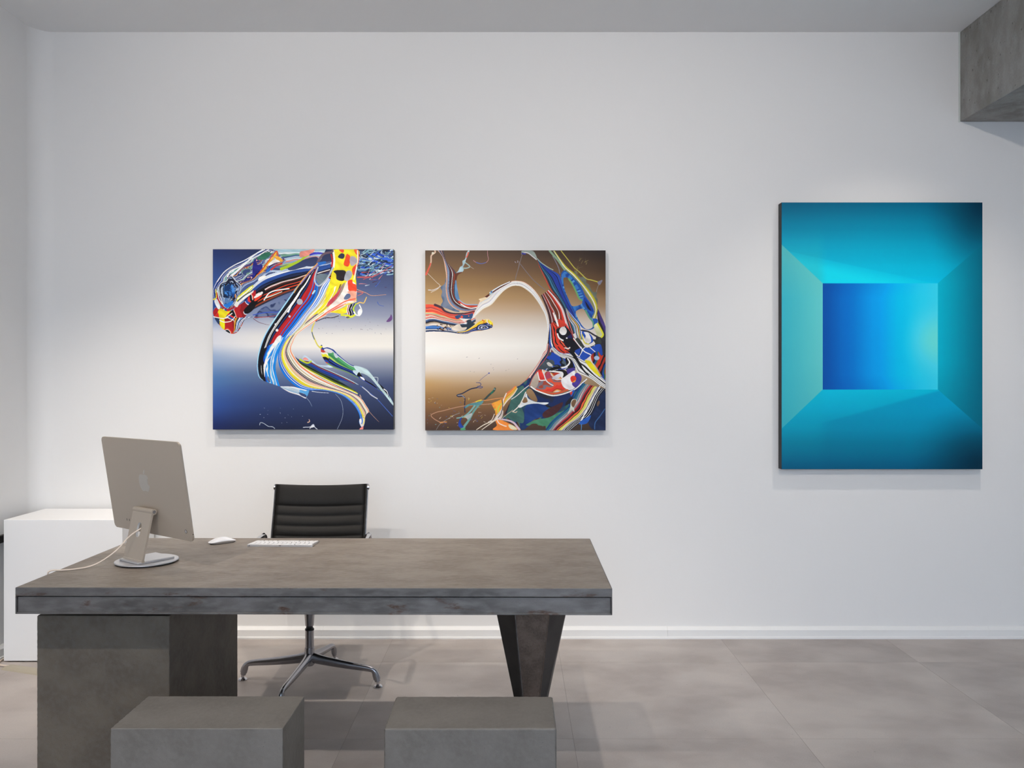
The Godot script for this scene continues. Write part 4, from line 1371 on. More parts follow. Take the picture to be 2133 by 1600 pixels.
	c.band([PA, 395, 1180, 380, 1280, 380, 1380, 350, 1440], [PA, 690, 1160, 560, 1210, 500, 1300, 430, 1410], [0.5, 0xd89030, 0.4, 0x20242c, 0.4, 0xf4f2ee, 0.6, 0x7d9ccc, 0.3, 0x1a2038, 0.5, 0xeceef2, 0.4, 0x2a4a90, 0.5, 0xf2f2f0, 0.3, 0x18203c], 0.05, 3, 3.0)
	c.patch([PA, 25, 900, 80, 860, 110, 900, 140, 1000, 130, 1040, 60, 1000, 25, 1080], 0x2a4a90)
	c.patch([PA, 50, 900, 100, 870, 150, 1000, 110, 1030], 0xe8eaec)
	c.drip([PA, 40, 870, 80, 840, 75, 700], 4.0, 2.0, 0xe8d838)
	# the long S: black, red and blue on its outer side
	c.band([PB, 290, 285, 130, 440, 0, 600, PA, 1370, 740, 1240, 930, 1080, 1160, 940, 1380, PC, 845, 100, 780, 330, 765, 540, 800, 690, 880, 752], [PB, 340, 300, 300, 480, 290, 720, 230, 880, 90, 1060, PA, 1400, 1290, 1270, 1450, PC, 1190, 100, 1110, 300, 1075, 440, 1070, 620, 1140, 842],
		[0.5, 0x9cd0f0, 0.25, 0x30406c, 1.6, 0x16171c, 0.5, 0xf4f4f4, 0.25, 0x16171c, 0.35, 0xf0f0f0, 0.9, 0x17181c, 0.25, 0x2a58c8, 0.5, 0x1a1c28, 0.25, 0x7a2020, 2.3, 0xb2222a, 0.45, 0x1f78dc, 1.0, 0xa81f28, 0.9, 0x1c60cc, 0.4, 0x2a2a50, 0.9, 0x1e7ae0], 0.045, 41, 4.0)
	c.band([PC, 880, 210, 835, 360, 840, 560, 870, 750], [PA, 1262, 1462, PC, 1110, 290, 1070, 560, 1140, 845], [0.8, 0x17181c, 0.5, 0x1c4ab0, 0.6, 0x1d8ae2, 0.4, 0xf2f4f6, 0.5, 0x2a9ae8, 0.3, 0x1e6cc8, 0.6, 0xbcd4e6, 0.5, 0x34a0ee, 0.3, 0xe8f0f6, 0.8, 0x1d86e0], 0.10, 43, 3.0)
	c.patch([PC, 1100, 20, 1170, 0, 1150, 90, 1060, 180, 960, 330, 900, 480, 880, 520, 900, 400, 980, 230], 0xf2f2f0)
	c.patch([PC, 870, 500, 920, 420, 990, 340, 1000, 330, 940, 430, 900, 560, 890, 690], 0xf4f4f4)
	c.hole([PC, 930, 690, 955, 680, 985, 760, 960, 775, 930, 730])
	c.drip([PB, 240, 370, 200, 400, 130, 520, 60, 660, PA, 1480, 760], 3.0, 7.0, 0x14151a)
	c.drip([PB, 170, 470, 100, 600, 0, 740, PA, 1360, 920, 1280, 1080], 3.0, 5.0, 0xf4f4f4)
	c.spot([PA, 1475, 910], 17.0, 0xa9b0ba)
	c.spot([PA, 1095, 1385], 8.0, 0xe6e6e6)
	c.spot([PA, 1070, 1285], 5.0, 0xe6e6e6)
	c.spot([PA, 1305, 1155], 6.5, 0xc6ccd6)
	c.patch([PB, 200, 770, 230, 720, 260, 720, 240, 760, 210, 785], 0xb9e4f0)
	# its inner side: blue, yellow, pink and cream
	c.band([PB, 480, 510, 380, 640, 310, 800, 220, 950, 90, 1120, PA, 1430, 1290, 1280, 1480, PC, 1180, 130, 1120, 300, 1125, 450, 1170, 580, 1270, 720, 1450, 860, PD, 150, 905, 330, 905, 540, 935, 720, 1005, 880, 1135, 970, 1265, 1000, 1370, 985, 1440, 1025, 1530], [PB, 940, 900, 760, 970, 600, 1050, 440, 1130, 260, 1230, 0, 1410, PA, 1400, 1500, PC, 1365, 100, 1330, 200, 1360, 300, PD, 0, 470, 110, 560, 280, 670, 460, 765, 660, 865, 830, 940, 940, 990, 1030, 1060, 1090, 1150, 1150, 1260, 1095, 1330, 1050, 1535],
		[1.1, 0x1c76da, 0.35, 0xf2e6e0, 0.7, 0x1f6cd0, 0.35, 0xf0e2e4, 0.3, 0x6a7a90, 1.5, 0xf0dc30, 0.7, 0xf0e6cc, 0.6, 0xf0d870, 0.9, 0xe8b8a8, 0.5, 0xc8a68c, 0.5, 0x24245c, 0.45, 0xb0a890, 0.3, 0x2c2c34, 0.9, 0xf4ecd8, 0.3, 0xa8a040, 1.1, 0xf2e8e4, 0.35, 0xe8b890, 0.5, 0xee6a3a, 0.4, 0xf0d8c0], 0.035, 51, 4.0)
	c.band([PB, 470, 520, 360, 660, 300, 800, 200, 970, 80, 1130, PA, 1420, 1310, 1290, 1480], [PB, 560, 560, 500, 680, 420, 850, 320, 990, 170, 1140, PA, 1520, 1330, 1350, 1480], [0.6, 0xf2eee8, 0.5, 0x1f6cd8, 0.5, 0xf4f2ee, 0.5, 0x2a80e0, 0.7, 0xf0ece4, 0.5, 0x8ab8e0, 0.6, 0xf2c860, 0.3, 0x808890, 0.4, 0xf4e8b8], 0.05, 53, 3.0)
	# yellow head of the S
	c.patch([PB, 555, 40, 960, 40, 970, 200, 950, 320, 930, 480, 940, 620, 930, 800, 930, 900, 740, 970, 700, 880, 740, 760, 700, 700, 600, 800, 440, 1000, 300, 1130, 400, 960, 440, 760, 500, 560, 530, 420, 575, 300, 565, 150], 0xf0e02c)
	c.band([PB, 480, 700, 440, 860, 340, 1010, 220, 1130], [PB, 760, 580, 660, 760, 540, 930, 360, 1090], [1.4, 0xf0e02c, 0.4, 0xf4ecd0, 0.9, 0xf0d830, 0.3, 0x705820, 0.9, 0xeedc30], 0.05, 57, 3.0)
	c.patch([PB, 770, 590, 820, 560, 930, 620, 930, 880, 800, 940, 560, 1010, 400, 1090, 480, 990, 620, 860, 700, 740], 0xf0e4dc)
	c.patch([PB, 690, 640, 750, 590, 700, 740, 600, 880, 480, 980, 430, 1000, 500, 890, 600, 770], 0xa08c80)
	c.patch([PB, 620, 760, 690, 660, 640, 800, 540, 930, 450, 990, 480, 900], 0xc84c58)
	c.patch([PB, 800, 560, 870, 540, 880, 600, 935, 630, 935, 740, 820, 730, 800, 640], 0xea4a2c)
	c.patch([PB, 790, 740, 930, 740, 930, 890, 880, 900, 800, 880, 840, 800], 0xeaa48c)
	c.hole([PB, 735, 840, 780, 780, 830, 780, 840, 830, 790, 870, 740, 870])
	c.drip([PB, 920, 860, 760, 900, 620, 980, 440, 1090, 260, 1230], 3.6, 2.0, 0xe86848)
	c.drip([PB, 760, 940, 600, 1010, 440, 1110], 3.0, 2.0, 0xf0a0a0)
	c.patch([PB, 510, 1080, 640, 1040, 800, 970, 830, 970, 820, 1060, 730, 1110, 620, 1100], 0xf0dc2c)
	c.band([PB, 800, 960, 780, 1050, 790, 1130, 750, 1160], [PB, 960, 930, 900, 1020, 930, 1130, 800, 1195], [0.4, 0xf4f0ea, 0.5, 0x9a2a28, 0.4, 0xf2efe8, 1.3, 0x18191e, 0.3, 0xf0f0ee, 0.4, 0x16171a, 0.5, 0x2a3a90, 1.0, 0xb4d030], 0.06, 61, 3.0)
	c.drip([PB, 690, 1130, 800, 1140, 860, 1160, 920, 1120], 5.0, 5.0, 0xd8dc30)
	c.drip([PB, 900, 1080, 940, 1130, 1000, 1130, 1030, 1060, 990, 960], 4.0, 3.0, 0xe8ece8)
	c.patch([PB, 960, 1090, 990, 1030, 1035, 1040, 1020, 1120, 980, 1150], 0xe6e6e4)
	c.drip([PB, 960, 940, 1000, 920, 1060, 930, 1090, 880, 1110, 830], 3.2, 2.0, 0xe8c060)
	c.patch([PB, 440, 1120, 520, 1090, 620, 1105, 640, 1140, 560, 1160, 470, 1165], 0xa9a9b0)
	c.hole([PB, 450, 1120, 530, 1098, 615, 1110, 620, 1135, 540, 1145, 470, 1150])
	c.drip([PB, 640, 1145, 540, 1175, 420, 1180, 260, 1240], 2.4, 2.0, 0x3a3038)
	c.patch([PB, 640, 140, 690, 100, 740, 120, 730, 180, 690, 190, 640, 170], 0x34384e)
	c.patch([PB, 770, 130, 790, 110, 840, 160, 830, 260, 800, 320, 730, 290, 750, 200], 0xec4e2a)
	c.patch([PB, 650, 40, 730, 40, 720, 90, 690, 80], 0xe64a30)
	c.patch([PB, 900, 40, 960, 40, 960, 120, 930, 110], 0xe86030)
	c.patch([PB, 840, 160, 900, 150, 950, 200, 940, 270, 860, 310, 830, 240], 0xb0a8b0)
	c.patch([PB, 870, 360, 950, 280, 920, 420, 890, 470], 0xe04a30)
	c.patch([PB, 560, 400, 640, 380, 760, 400, 740, 540, 680, 560, 610, 530, 600, 450], 0x2a2428)
	c.patch([PB, 745, 480, 780, 400, 840, 390, 870, 440, 850, 510, 790, 560, 740, 540], 0xa8acb4)
	c.drip([PB, 555, 60, 570, 200, 560, 330], 5.0, 6.0, 0xf2f0e6)
	c.drip([PB, 520, 120, 540, 220, 530, 320], 4.0, 5.0, 0xb82a2c)
	c.drip([PB, 960, 60, 965, 220, 930, 400, 900, 540], 4.5, 3.0, 0xf2ead8)
	c.drip([PB, 975, 60, 980, 200, 955, 320], 2.0, 2.0, 0xd05038)
	# loop between the S and its yellow head
	c.hole([PB, 330, 240, 400, 140, 500, 120, 510, 240, 510, 330, 470, 470, 400, 590, 320, 620, 270, 560, 270, 420, 310, 310])
	c.band([PB, 330, 260, 420, 250, 510, 230], [PB, 280, 470, 400, 430, 500, 400], [0.6, 0x4e5c84, 0.3, 0xa8bcd8, 1.4, 0x2a4d92, 0.4, 0x161e38, 0.3, 0xe8dcd8, 0.4, 0x3a2a34], 0.03, 63, 2.0)
	c.patch([PB, 270, 480, 340, 440, 440, 450, 470, 480, 400, 590, 320, 620, 270, 560], 0x6b7c88)
	c.drip([PB, 290, 270, 320, 200, 400, 110, 520, 80, 545, 60], 7.0, 6.0, 0x6a5864)
	c.drip([PB, 300, 270, 420, 250, 290, 300], 6.0, 6.0, 0x2a6cc0)
	c.drip([PB, 545, 340, 500, 440, 440, 540, 360, 620, 300, 640, 250, 580, 250, 480, 300, 330], 5.0, 4.0, 0xb4bcc8)
	c.drip([PB, 290, 270, 180, 380, 60, 520, 0, 600, PA, 1380, 760], 3.0, 2.5, 0xe0a050)
	c.drip([PB, 300, 290, 190, 400, 70, 540, PA, 1490, 620], 2.5, 2.5, 0x8a6ca8)
	# dark ribbon and green fish on the right
	c.band([PC, 1380, 335, PD, 0, 395, 170, 425, 310, 500, 520, 590, 720, 680, 880, 760, 1010, 838], [PC, 1395, 350, PD, 0, 470, 140, 580, 330, 680, 520, 780, 700, 860, 830, 915, 960, 975],
		[0.5, 0xb8c8d0, 0.5, 0x2a2024, 0.35, 0xb83a28, 2.2, 0x24408e, 0.9, 0x22346c, 0.5, 0x3f6030, 1.2, 0x1c2224, 0.5, 0x5c7a30, 0.3, 0x1a1c18, 0.6, 0xb4bc30, 0.4, 0xe8e030, 0.3, 0xf0ece0], 0.05, 71, 3.0)
	c.hole([PD, 640, 735, 760, 760, 900, 800, 1010, 838, 980, 960, 880, 890, 760, 820])
	c.patch([PD, 40, 380, 60, 330, 110, 340, 200, 410, 300, 480, 420, 490, 500, 490, 560, 520, 480, 530, 330, 500, 180, 420, 90, 405], 0xbfd4e4)
	c.patch([PD, 50, 380, 90, 360, 140, 400, 70, 405], 0xe09088)
	c.drip([PD, 0, 395, 60, 430, 130, 455, 190, 420], 5.0, 4.0, 0xb8cc30)
	c.band([PD, 395, 205, 540, 225, 640, 320, 820, 465, 960, 520, 1090, 560, 1190, 650, 1310, 800, 1440, 930, 1552, 1110], [PD, 375, 330, 440, 450, 580, 530, 790, 610, 950, 690, 1090, 760, 1200, 820, 1310, 890, 1420, 970, 1552, 1165],
		[0.4, 0x24408e, 0.5, 0xd0dcd8, 1.7, 0x4c9a64, 0.9, 0x35804e, 0.4, 0x9cc060, 0.7, 0x1e2a6c, 0.6, 0x23459c, 0.5, 0x1a1a20, 0.6, 0x26409a, 0.4, 0x7ca040], 0.08, 73, 3.0)
	c.patch([PD, 900, 500, 1090, 545, 1190, 640, 1310, 800, 1430, 920, 1550, 1110, 1550, 1160, 1430, 1010, 1300, 850, 1190, 740, 1040, 640, 960, 600], 0xbcd4d8)
	c.hole([PD, 1010, 620, 1100, 650, 1190, 720, 1290, 840, 1280, 860, 1150, 790, 1040, 670])
	c.patch([PD, 880, 590, 900, 570, 980, 600, 950, 660, 900, 620], 0xc4dce4)
	c.patch([PD, 985, 605, 1010, 640, 1080, 730, 1200, 800, 1290, 880, 1130, 790, 1000, 690, 950, 660], 0x14161a)
	c.patch([PD, 1000, 680, 1060, 700, 1080, 745, 1030, 720], 0xeef0f0)
	c.patch([PD, 1320, 800, 1390, 860, 1440, 920, 1500, 1050, 1440, 960, 1370, 880], 0x16181c)
	c.drip([PD, 1400, 890, 1450, 930, 1470, 1000], 3.0, 1.0, 0xf0f0f0)
	c.marble([PD, 350, 180, 400, 215, 460, 280, 480, 420, 450, 460, 400, 400, 355, 300], [0.6, 0xe0dc30, 0.6, 0x1c1c24, 0.5, 0x2a4498, 0.5, 0xc04438, 0.4, 0xe8e8d8], 1.9, 60, 0.5, 9)
	c.hole([PD, 400, 225, 450, 210, 530, 240, 540, 280, 480, 285, 420, 260])
	c.drip([PD, 390, 215, 460, 200, 540, 235, 600, 290], 2.5, 3.0, 0x24408e)
	c.patch([PD, 560, 290, 610, 300, 630, 360, 590, 360], 0xc8d4dc)
	c.drip([PB, 240, 1260, 205, 1350, 200, 1420, PD, 230, 20, 290, 150, 350, 210], 3.0, 3.4, 0xd8cc50)
	c.drip([PB, 200, 1420, 215, 1480, PD, 240, 60], 2.6, 2.0, 0x3a5a80)
	c.spot([PD, 355, 175], 7.0, 0xe6dc30)
	c.spot([PD, 360, 160], 3.5, 0x2a4498)
	# drips at the foot
	c.band([PC, 1150, 845, 1350, 850, 1480, 880, 1600, 910, PD, 150, 930], [PC, 1160, 860, 1300, 940, 1460, 990, 1560, 1040, PD, 100, 1040], [0.5, 0xe8eef2, 1.0, 0xb8c8d4, 0.7, 0x9ab8d0, 0.4, 0xf0e8e8], 0.1, 81, 2.0)
	c.patch([PD, 0, 900, 90, 920, 150, 900, 140, 960, 110, 1010, 60, 960, 0, 950], 0x5aa4dc)
	c.hole([PC, 1460, 945, 1540, 970, 1590, 1000, 1560, 1020, 1490, 990])
	c.hole([PD, 0, 950, 90, 980, 100, 1030, 40, 1000])
	c.drip([PD, 200, 925, 330, 945, 480, 955], 1.8, 1.0, 0xd4dce4)
	c.drip([PD, 110, 1040, 160, 1100, 200, 1180], 1.6, 0.8, 0x8494b0)
	c.drip([PD, 590, 970, 680, 1080, 715, 1230, 700, 1380, 620, 1560], 1.2, 1.2, 0x8c98ac)
	c.drip([PC, 805, 1490, 820, 1450, 870, 1460, 950, 1510, 1020, 1520, 1060, 1550], 1.6, 1.6, 0xb8c4d0)
	c.drip([PD, 1150, 1260, 1230, 1350, 1320, 1440], 1.6, 0.8, 0xb08a78)
	c.drip([PD, 1010, 838, 1080, 880, 1160, 950, 1270, 1040, 1400, 1180, 1545, 1345], 1.6, 1.6, 0x4a6ac0)
	c.drip([PD, 1040, 855, 1130, 930, 1190, 990, 1290, 1050], 2.4, 3.0, 0xc8ccd4)
	c.drip([PD, 980, 700, 1120, 780, 1300, 900, 1400, 980], 1.6, 1.2, 0x3a48a8)
	c.patch([PD, 990, 1400, 1020, 1380, 1080, 1380, 1070, 1480, 1040, 1530, 1000, 1480], 0xe6e4e0)
	c.drip([PD, 1020, 1320, 1040, 1420, 1030, 1470], 3.5, 2.5, 0x2a70cc)
	c.drip([PD, 1060, 1330, 1070, 1420, 1050, 1480], 3.0, 2.0, 0xe8d850)
	c.patch([PD, 990, 1562, 1030, 1520, 1055, 1510, 1050, 1562], 0xe88c84)
	c.drip([PD, 55, 1530, 100, 1525, 170, 1520, 220, 1480, 250, 1530, 290, 1562], 2.0, 2.0, 0xc8d0dc)
	c.patch([PD, 160, 1560, 170, 1520, 220, 1490, 235, 1520, 180, 1540], 0xdfe4ea)
	c.drip([PD, 130, 1445, 160, 1430, 150, 1395], 3.0, 1.5, 0xe0b8a0)
	c.drip([PD, 1210, 690, 1270, 690, 1300, 710, 1290, 790], 1.5, 1.5, 0xc8d4d8)
	c.drip([PD, 1000, 990, 1020, 1030], 2.5, 2.0, 0xc8a890)
	c.patch([PB, 1440, 1240, 1500, 1160, 1520, 1120, 1540, 1190, 1500, 1240], 0x6a4a80)
	c.drip([PB, 1290, 910, 1320, 960, 1400, 985], 1.6, 0.8, 0x3a5ab0)
	c.flecks([PB, 300, 1180, 1450, 1440], 26, [0x5a5a70, 0x3a4a80, 0x7a6a70], 0.6, 0.8, 2, 9, 0.5, 1.3, 6)
	c.flecks([PC, 800, 1200, 1600, 1550], 14, [0xb8c4d0, 0x8c98b0], 0.6, 1.0, 2, 7, 0.5, 1.6, 12)
	return c.texture(0.97)


func bronze_print() -> ImageTexture:
	var c := Canvas.new()
	c.setup(1024, Vector2(28, 34), 1024.0 / 3008.0, 1464.0)
	c.rows([[0.0, 0x5a473a], [0.08, 0x735a44], [0.18, 0x94744f], [0.26, 0xb08f66], [0.32, 0xc0a586], [0.38, 0xd2c2b0], [0.45, 0xe6dfd6], [0.53, 0xf5f2ea], [0.60, 0xeee8e0], [0.66, 0xdcd0c4], [0.72, 0xc2ab90], [0.78, 0xa3825e], [0.85, 0x856543], [0.92, 0x664b38], [1.0, 0x4a3930]],
		[[0.0, 0x63503e], [0.12, 0x8a6b48], [0.28, 0xbd9a68], [0.36, 0xd8c6b0], [0.46, 0xf0ebe4], [0.56, 0xf6f4ee], [0.66, 0xe2d4c4], [0.74, 0xc09a66], [0.84, 0x946c42], [0.94, 0x6a4c38], [1.0, 0x4c3a32]],
		[[0.0, 0x2b2321], [0.1, 0x4a3627], [0.2, 0x6e5236], [0.3, 0xa08060], [0.4, 0xd0c4b8], [0.5, 0xe8e2da], [0.6, 0xe0d8ce], [0.72, 0x9c8262], [0.84, 0x6c5440], [1.0, 0x3c302a]])
	# threads at the top left
	c.drip([PA, 190, 40, 190, 70, 130, 120, 125, 210, 110, 280, 70, 370, 40, 430], 4.0, 4.0, 0xd8b8a0)
	c.drip([PA, 120, 250, 80, 350, 40, 440], 3.0, 6.0, 0xd8604c)
	c.spot([PA, 155, 80], 7.0, 0xd8d0bc)
	c.drip([PA, 70, 420, 150, 500, 220, 570, 270, 620, 230, 680, 120, 735], 1.0, 1.6, 0xd8cfc4)
	c.drip([PA, 80, 695, 160, 695, 240, 660, 290, 625], 2.4, 1.6, 0xd6d0cc)
	c.drip([PA, 1065, 40, 1070, 120, 1080, 180, 1050, 230, 960, 255, 870, 230, 830, 200], 1.4, 1.6, 0xb8848a)
	c.drip([PA, 1040, 235, 960, 255, 880, 235], 1.5, 2.8, 0x5a68a8)
	c.drip([PA, 1600, 220, 1580, 330, 1550, 440, 1530, 530], 1.4, 1.4, 0x8a7c7c)
	c.drip([PB, 180, 110, 150, 210, 120, 330, 80, 450, 60, 550, 20, 620], 1.8, 1.0, 0x7c7474)
	c.drip([PB, 150, 260, 250, 390, 360, 520, 470, 620, 560, 690], 1.5, 2.2, 0x7c7478)
	c.drip([PB, 690, 130, 740, 220, 790, 330, 810, 420], 2.0, 2.4, 0x84808c)
	c.flecks([PB, 60, 200, 110, 230], 3, [0xb8b4c0], 0.5, 0.6, 6, 12, 1.0, 2.0, 4)
	# stem from the top left into the wave
	c.marble([PA, 375, 500, 350, 590, 285, 650, 310, 720, 295, 800, 320, 880, 290, 960, 400, 1010, 540, 1060, 600, 1040, 470, 900, 400, 700], [1, 0x6f7c94, 1, 0x566884, 1, 0x7a8498], 0.6, 140, 0.8, 3, 0.1)
	c.patch([PA, 540, 420, 580, 370, 610, 310, 650, 280, 650, 210, 690, 180, 710, 90, 740, 40, 765, 40, 745, 110, 710, 180, 690, 250, 660, 310, 670, 360, 640, 400, 570, 440, 550, 480], 0xaac4cc)
	c.drip([PA, 745, 70, 730, 120, 710, 150], 4.0, 3.0, 0xe06a58)
	c.drip([PA, 700, 240, 770, 300, 720, 330, 660, 330], 3.0, 3.5, 0x9cb4b0)
	c.drip([PA, 770, 300, 840, 345], 1.5, 1.0, 0xa8a090)
	c.band([PA, 235, 35, 320, 150, 362, 330, 380, 500, 372, 700, 415, 890, 530, 1010, 700, 1060, 860, 1040], [PA, 325, 35, 390, 220, 545, 415, 530, 560, 525, 760, 590, 880, 700, 940, 800, 952, 915, 948],
		[0.4, 0xd8c8b0, 0.4, 0xc86048, 0.4, 0xc8a890, 1.0, 0x7488a8, 0.6, 0x5a6c8c, 0.3, 0xa8b4c4, 0.8, 0x4a3c40, 0.5, 0x6a2838, 1.0, 0x35292a, 0.6, 0xf0e8e4, 0.3, 0x3c2a28, 0.8, 0x4c3430, 0.4, 0xc04a34, 0.5, 0x2e2828, 0.7, 0x4c5666, 0.5, 0x3c464e], 0.04, 5, 3.0)
	c.patch([PA, 530, 420, 620, 395, 640, 400, 570, 450, 550, 520, 520, 600, 500, 560, 520, 470], 0x6a3c2c)
	c.patch([PA, 525, 560, 545, 540, 560, 650, 590, 800, 610, 880, 560, 860, 525, 790], 0x5f86b0)
	c.drip([PA, 600, 890, 700, 950, 790, 970, 905, 965], 7.0, 3.5, 0xd84c34)
	c.drip([PA, 620, 930, 720, 985, 800, 1000, 890, 985], 3.0, 3.0, 0xf0ece6)
	c.drip([PA, 590, 860, 690, 930, 800, 940, 910, 942], 3.0, 2.5, 0x9cb0c8)
	# the wave of red and cream running off the left edge
	c.band([PA, 35, 938, 180, 950, 330, 1035, 480, 1085, 650, 1085, 850, 1040], [PA, 35, 1392, 170, 1385, 420, 1395, 640, 1425, 780, 1400, 880, 1300],
		[1.3, 0xec5840, 0.4, 0x9a3a48, 0.5, 0xf07858, 1.1, 0xe4503c, 0.4, 0xf0b478, 0.5, 0xb4bca0, 0.35, 0xd84840, 0.5, 0xeec8b0, 0.4, 0xc8a0a0, 0.35, 0xd05040, 0.5, 0xd8d4c8, 0.6, 0x5a7098, 0.5, 0x2c3a58, 0.5, 0x22242c, 0.5, 0xb8a48c, 0.9, 0xd8ccc0, 0.9, 0x4a7cc0, 0.7, 0x2a5a9c, 0.4, 0xe0d8c8, 0.5, 0x2c3c60], 0.05, 15, 3.0)
	c.drip([PA, 190, 945, 300, 990, 360, 1050, 500, 1090, 700, 1085, 850, 1050], 7.0, 3.0, 0x4a3440)
	c.flecks([PA, 190, 1270, 440, 1350], 22, [0xd8c0a0, 0x8c6848, 0x3c2c28, 0xe8d8c4], 0.5, 0.4, 8, 30, 1.5, 4.0, 5)
	c.patch([PA, 530, 1130, 620, 1105, 740, 1110, 815, 1085, 820, 1140, 780, 1185, 680, 1190, 600, 1160, 580, 1180, 540, 1170], 0x35527c)
	c.patch([PA, 600, 1165, 680, 1175, 780, 1180, 690, 1210, 720, 1265, 620, 1250, 690, 1240, 640, 1200], 0xe8e4e0)
	c.patch([PA, 715, 1210, 785, 1190, 810, 1240, 870, 1265, 830, 1300, 760, 1340, 690, 1370, 580, 1340, 570, 1280, 700, 1270, 730, 1250], 0x2e3c48)
	c.patch([PA, 460, 1350, 540, 1280, 600, 1270, 640, 1320, 720, 1320, 680, 1370, 560, 1385], 0xe0d4c4)
	c.spot([PA, 637, 1145], 7.0, 0xe85440)
	c.spot([PA, 753, 1132], 3.6, 0xd86858)
	c.band([PA, 560, 1395, 700, 1375, 820, 1300, 900, 1230, 970, 1195, 1070, 1180, 1150, 1230, 1160, 1290], [PA, 560, 1425, 700, 1420, 840, 1390, 960, 1375, 1040, 1350, 1080, 1345, 1110, 1340, 1140, 1330], [0.4, 0xe8d0a0, 1.1, 0xf2c63a, 0.5, 0xe8a830, 0.4, 0x24242c, 0.5, 0x2c3c8c, 0.3, 0xc8ccd8, 0.5, 0x23242c, 0.9, 0x2a4690, 0.4, 0xd8b880], 0.04, 25, 2.0)
	c.rings([PA, 880, 1360, 900, 1290, 970, 1265, 1060, 1280, 1110, 1330, 1050, 1355, 960, 1370], [0x22242c, 0x2f4a94, 0xd0d4dc, 0x20222c, 0x35509c, 0xc8ccd8, 0x22242e], 10.0, 6)
	c.drip([PA, 980, 1200, 1010, 1215, 1000, 1240], 3.0, 2.5, 0xe0752c)
	c.drip([PA, 1060, 1195, 1060, 1230, 1090, 1260], 3.0, 2.5, 0xf0e8d8)
	c.patch([PA, 1090, 1210, 1130, 1220, 1130, 1280, 1100, 1260], 0xf4e23c)
	# white arch
	c.band([PA, 815, 1140, 905, 950, 955, 860, 1060, 805, 1160, 705, 1300, 612, 1464, 550, PB, 110, 543, 225, 570, 350, 660, 450, 780, 535, 930, 605, 1100, 632, 1250, 605, 1440], [PA, 812, 1180, 890, 1105, 990, 1015, 1130, 940, 1250, 800, 1350, 700, 1464, 635, PB, 100, 625, 190, 650, 320, 745, 425, 870, 505, 1000, 565, 1120, 598, 1280, 592, 1440],
		[0.35, 0xe0a898, 0.8, 0xf0e4d0, 0.5, 0xd0d4e0, 0.9, 0xf2ece2, 0.35, 0xcfc4b8, 0.4, 0xc8cce0, 1.4, 0xf3f0ea, 0.5, 0xeae0cc], 0.06, 35, 4.0, true, 0.012)
	c.drip([PA, 1040, 815, 1140, 740, 1230, 680, 1340, 620, 1460, 556], 5.5, 2.0, 0x5a2a20)
	c.drip([PA, 1110, 740, 1180, 690, 1300, 620, 1440, 558], 4.0, 2.5, 0xdfe4ea)
	c.patch([PA, 1110, 750, 1120, 715, 1150, 705, 1140, 760, 1090, 775], 0x9cbcc8)
	c.spot([PA, 1130, 728], 4.0, 0x2a52b0)
	c.patch([PA, 920, 850, 960, 835, 1050, 815, 1010, 870, 950, 900, 940, 870], 0xecd8b4)
	# black, purple and grey behind, right edge
	c.patch([PB, 1430, 1000, 1500, 1130, 1575, 1330, 1575, 1600, PD, 1575, 400, 1450, 300, 1400, 140, PB, 1430, 1440, 1500, 1400, 1450, 1240], 0x2c2a30)
	c.patch([PB, 1440, 1020, 1500, 1140, 1575, 1320, 1575, 1440, 1520, 1300, 1460, 1160], 0x4a3a7c)
	# blue sail from the top
	c.patch([PB, 180, 40, 350, 40, 410, 110, 430, 190, 380, 150, 300, 90, 230, 60, 180, 80], 0x98a49c)
	c.drip([PB, 175, 90, 230, 70, 290, 85, 360, 140, 420, 190], 3.0, 2.5, 0xd8d4d4)
	c.drip([PB, 185, 85, 235, 95], 5.0, 4.0, 0x3a3c90)
	c.band([PB, 422, 170, 480, 330, 570, 520, 660, 700, 780, 850, 890, 1040, 960, 1230, 1030, 1440], [PB, 445, 175, 600, 325, 780, 430, 832, 540, 880, 720, 960, 900, 1045, 1060, 1150, 1340],
		[0.4, 0xc84838, 0.5, 0x4a4444, 0.6, 0x1e2a3c, 0.9, 0x3a7898, 0.3, 0x1c2430, 0.5, 0x2c5c8c, 0.5, 0x1a2230, 2.2, 0x263c9a, 0.4, 0x1e2440, 1.2, 0x2a4aa8], 0.03, 45, 3.0)
	c.drip([PB, 430, 170, 500, 240, 620, 320, 700, 360], 2.5, 2.0, 0xa8c0b0)
	# red and black flank
	c.band([PB, 498, 780, 575, 970, 622, 1130, 640, 1290, 622, 1450, PD, 612, 90, 592, 210, 560, 330], [PB, 630, 690, 770, 840, 880, 1010, 935, 1190, 1000, 1390, PD, 1040, 20, 1120, 150, 1190, 262],
		[0.5, 0x3a2c30, 0.5, 0x5a2c30, 0.3, 0xe0c8c4, 0.8, 0x6a3030, 0.8, 0xb03a2c, 0.4, 0xd8b8b4, 0.6, 0x5c4038, 1.0, 0x6a3420, 0.3, 0xe8d8d4, 0.9, 0x8a3424, 0.9, 0xdc3c2c, 0.35, 0xf0ecea, 0.6, 0xd8c0c0, 0.4, 0x24222a], 0.06, 55, 3.0)
	c.band([PB, 640, 1270, 640, 1400, 630, 1500, PD, 640, 150, 690, 240, 850, 300], [PB, 760, 1180, 880, 1230, 1000, 1420, PD, 1040, 40, 1130, 160, 1190, 262],
		[0.4, 0x2450a8, 0.3, 0xe8e4e0, 0.4, 0x2b2428, 0.7, 0xe04632, 0.35, 0x201c20, 0.9, 0xe0402c, 0.3, 0x1c1a1e, 0.4, 0xe86040, 2.0, 0x17161c, 0.35, 0xf2f0ec, 0.4, 0x17161c, 0.4, 0xd83c34], 0.07, 57, 3.0)
	c.patch([PB, 760, 1300, 790, 1190, 840, 1200, 900, 1290, 860, 1310, 780, 1350], 0xd0402c)
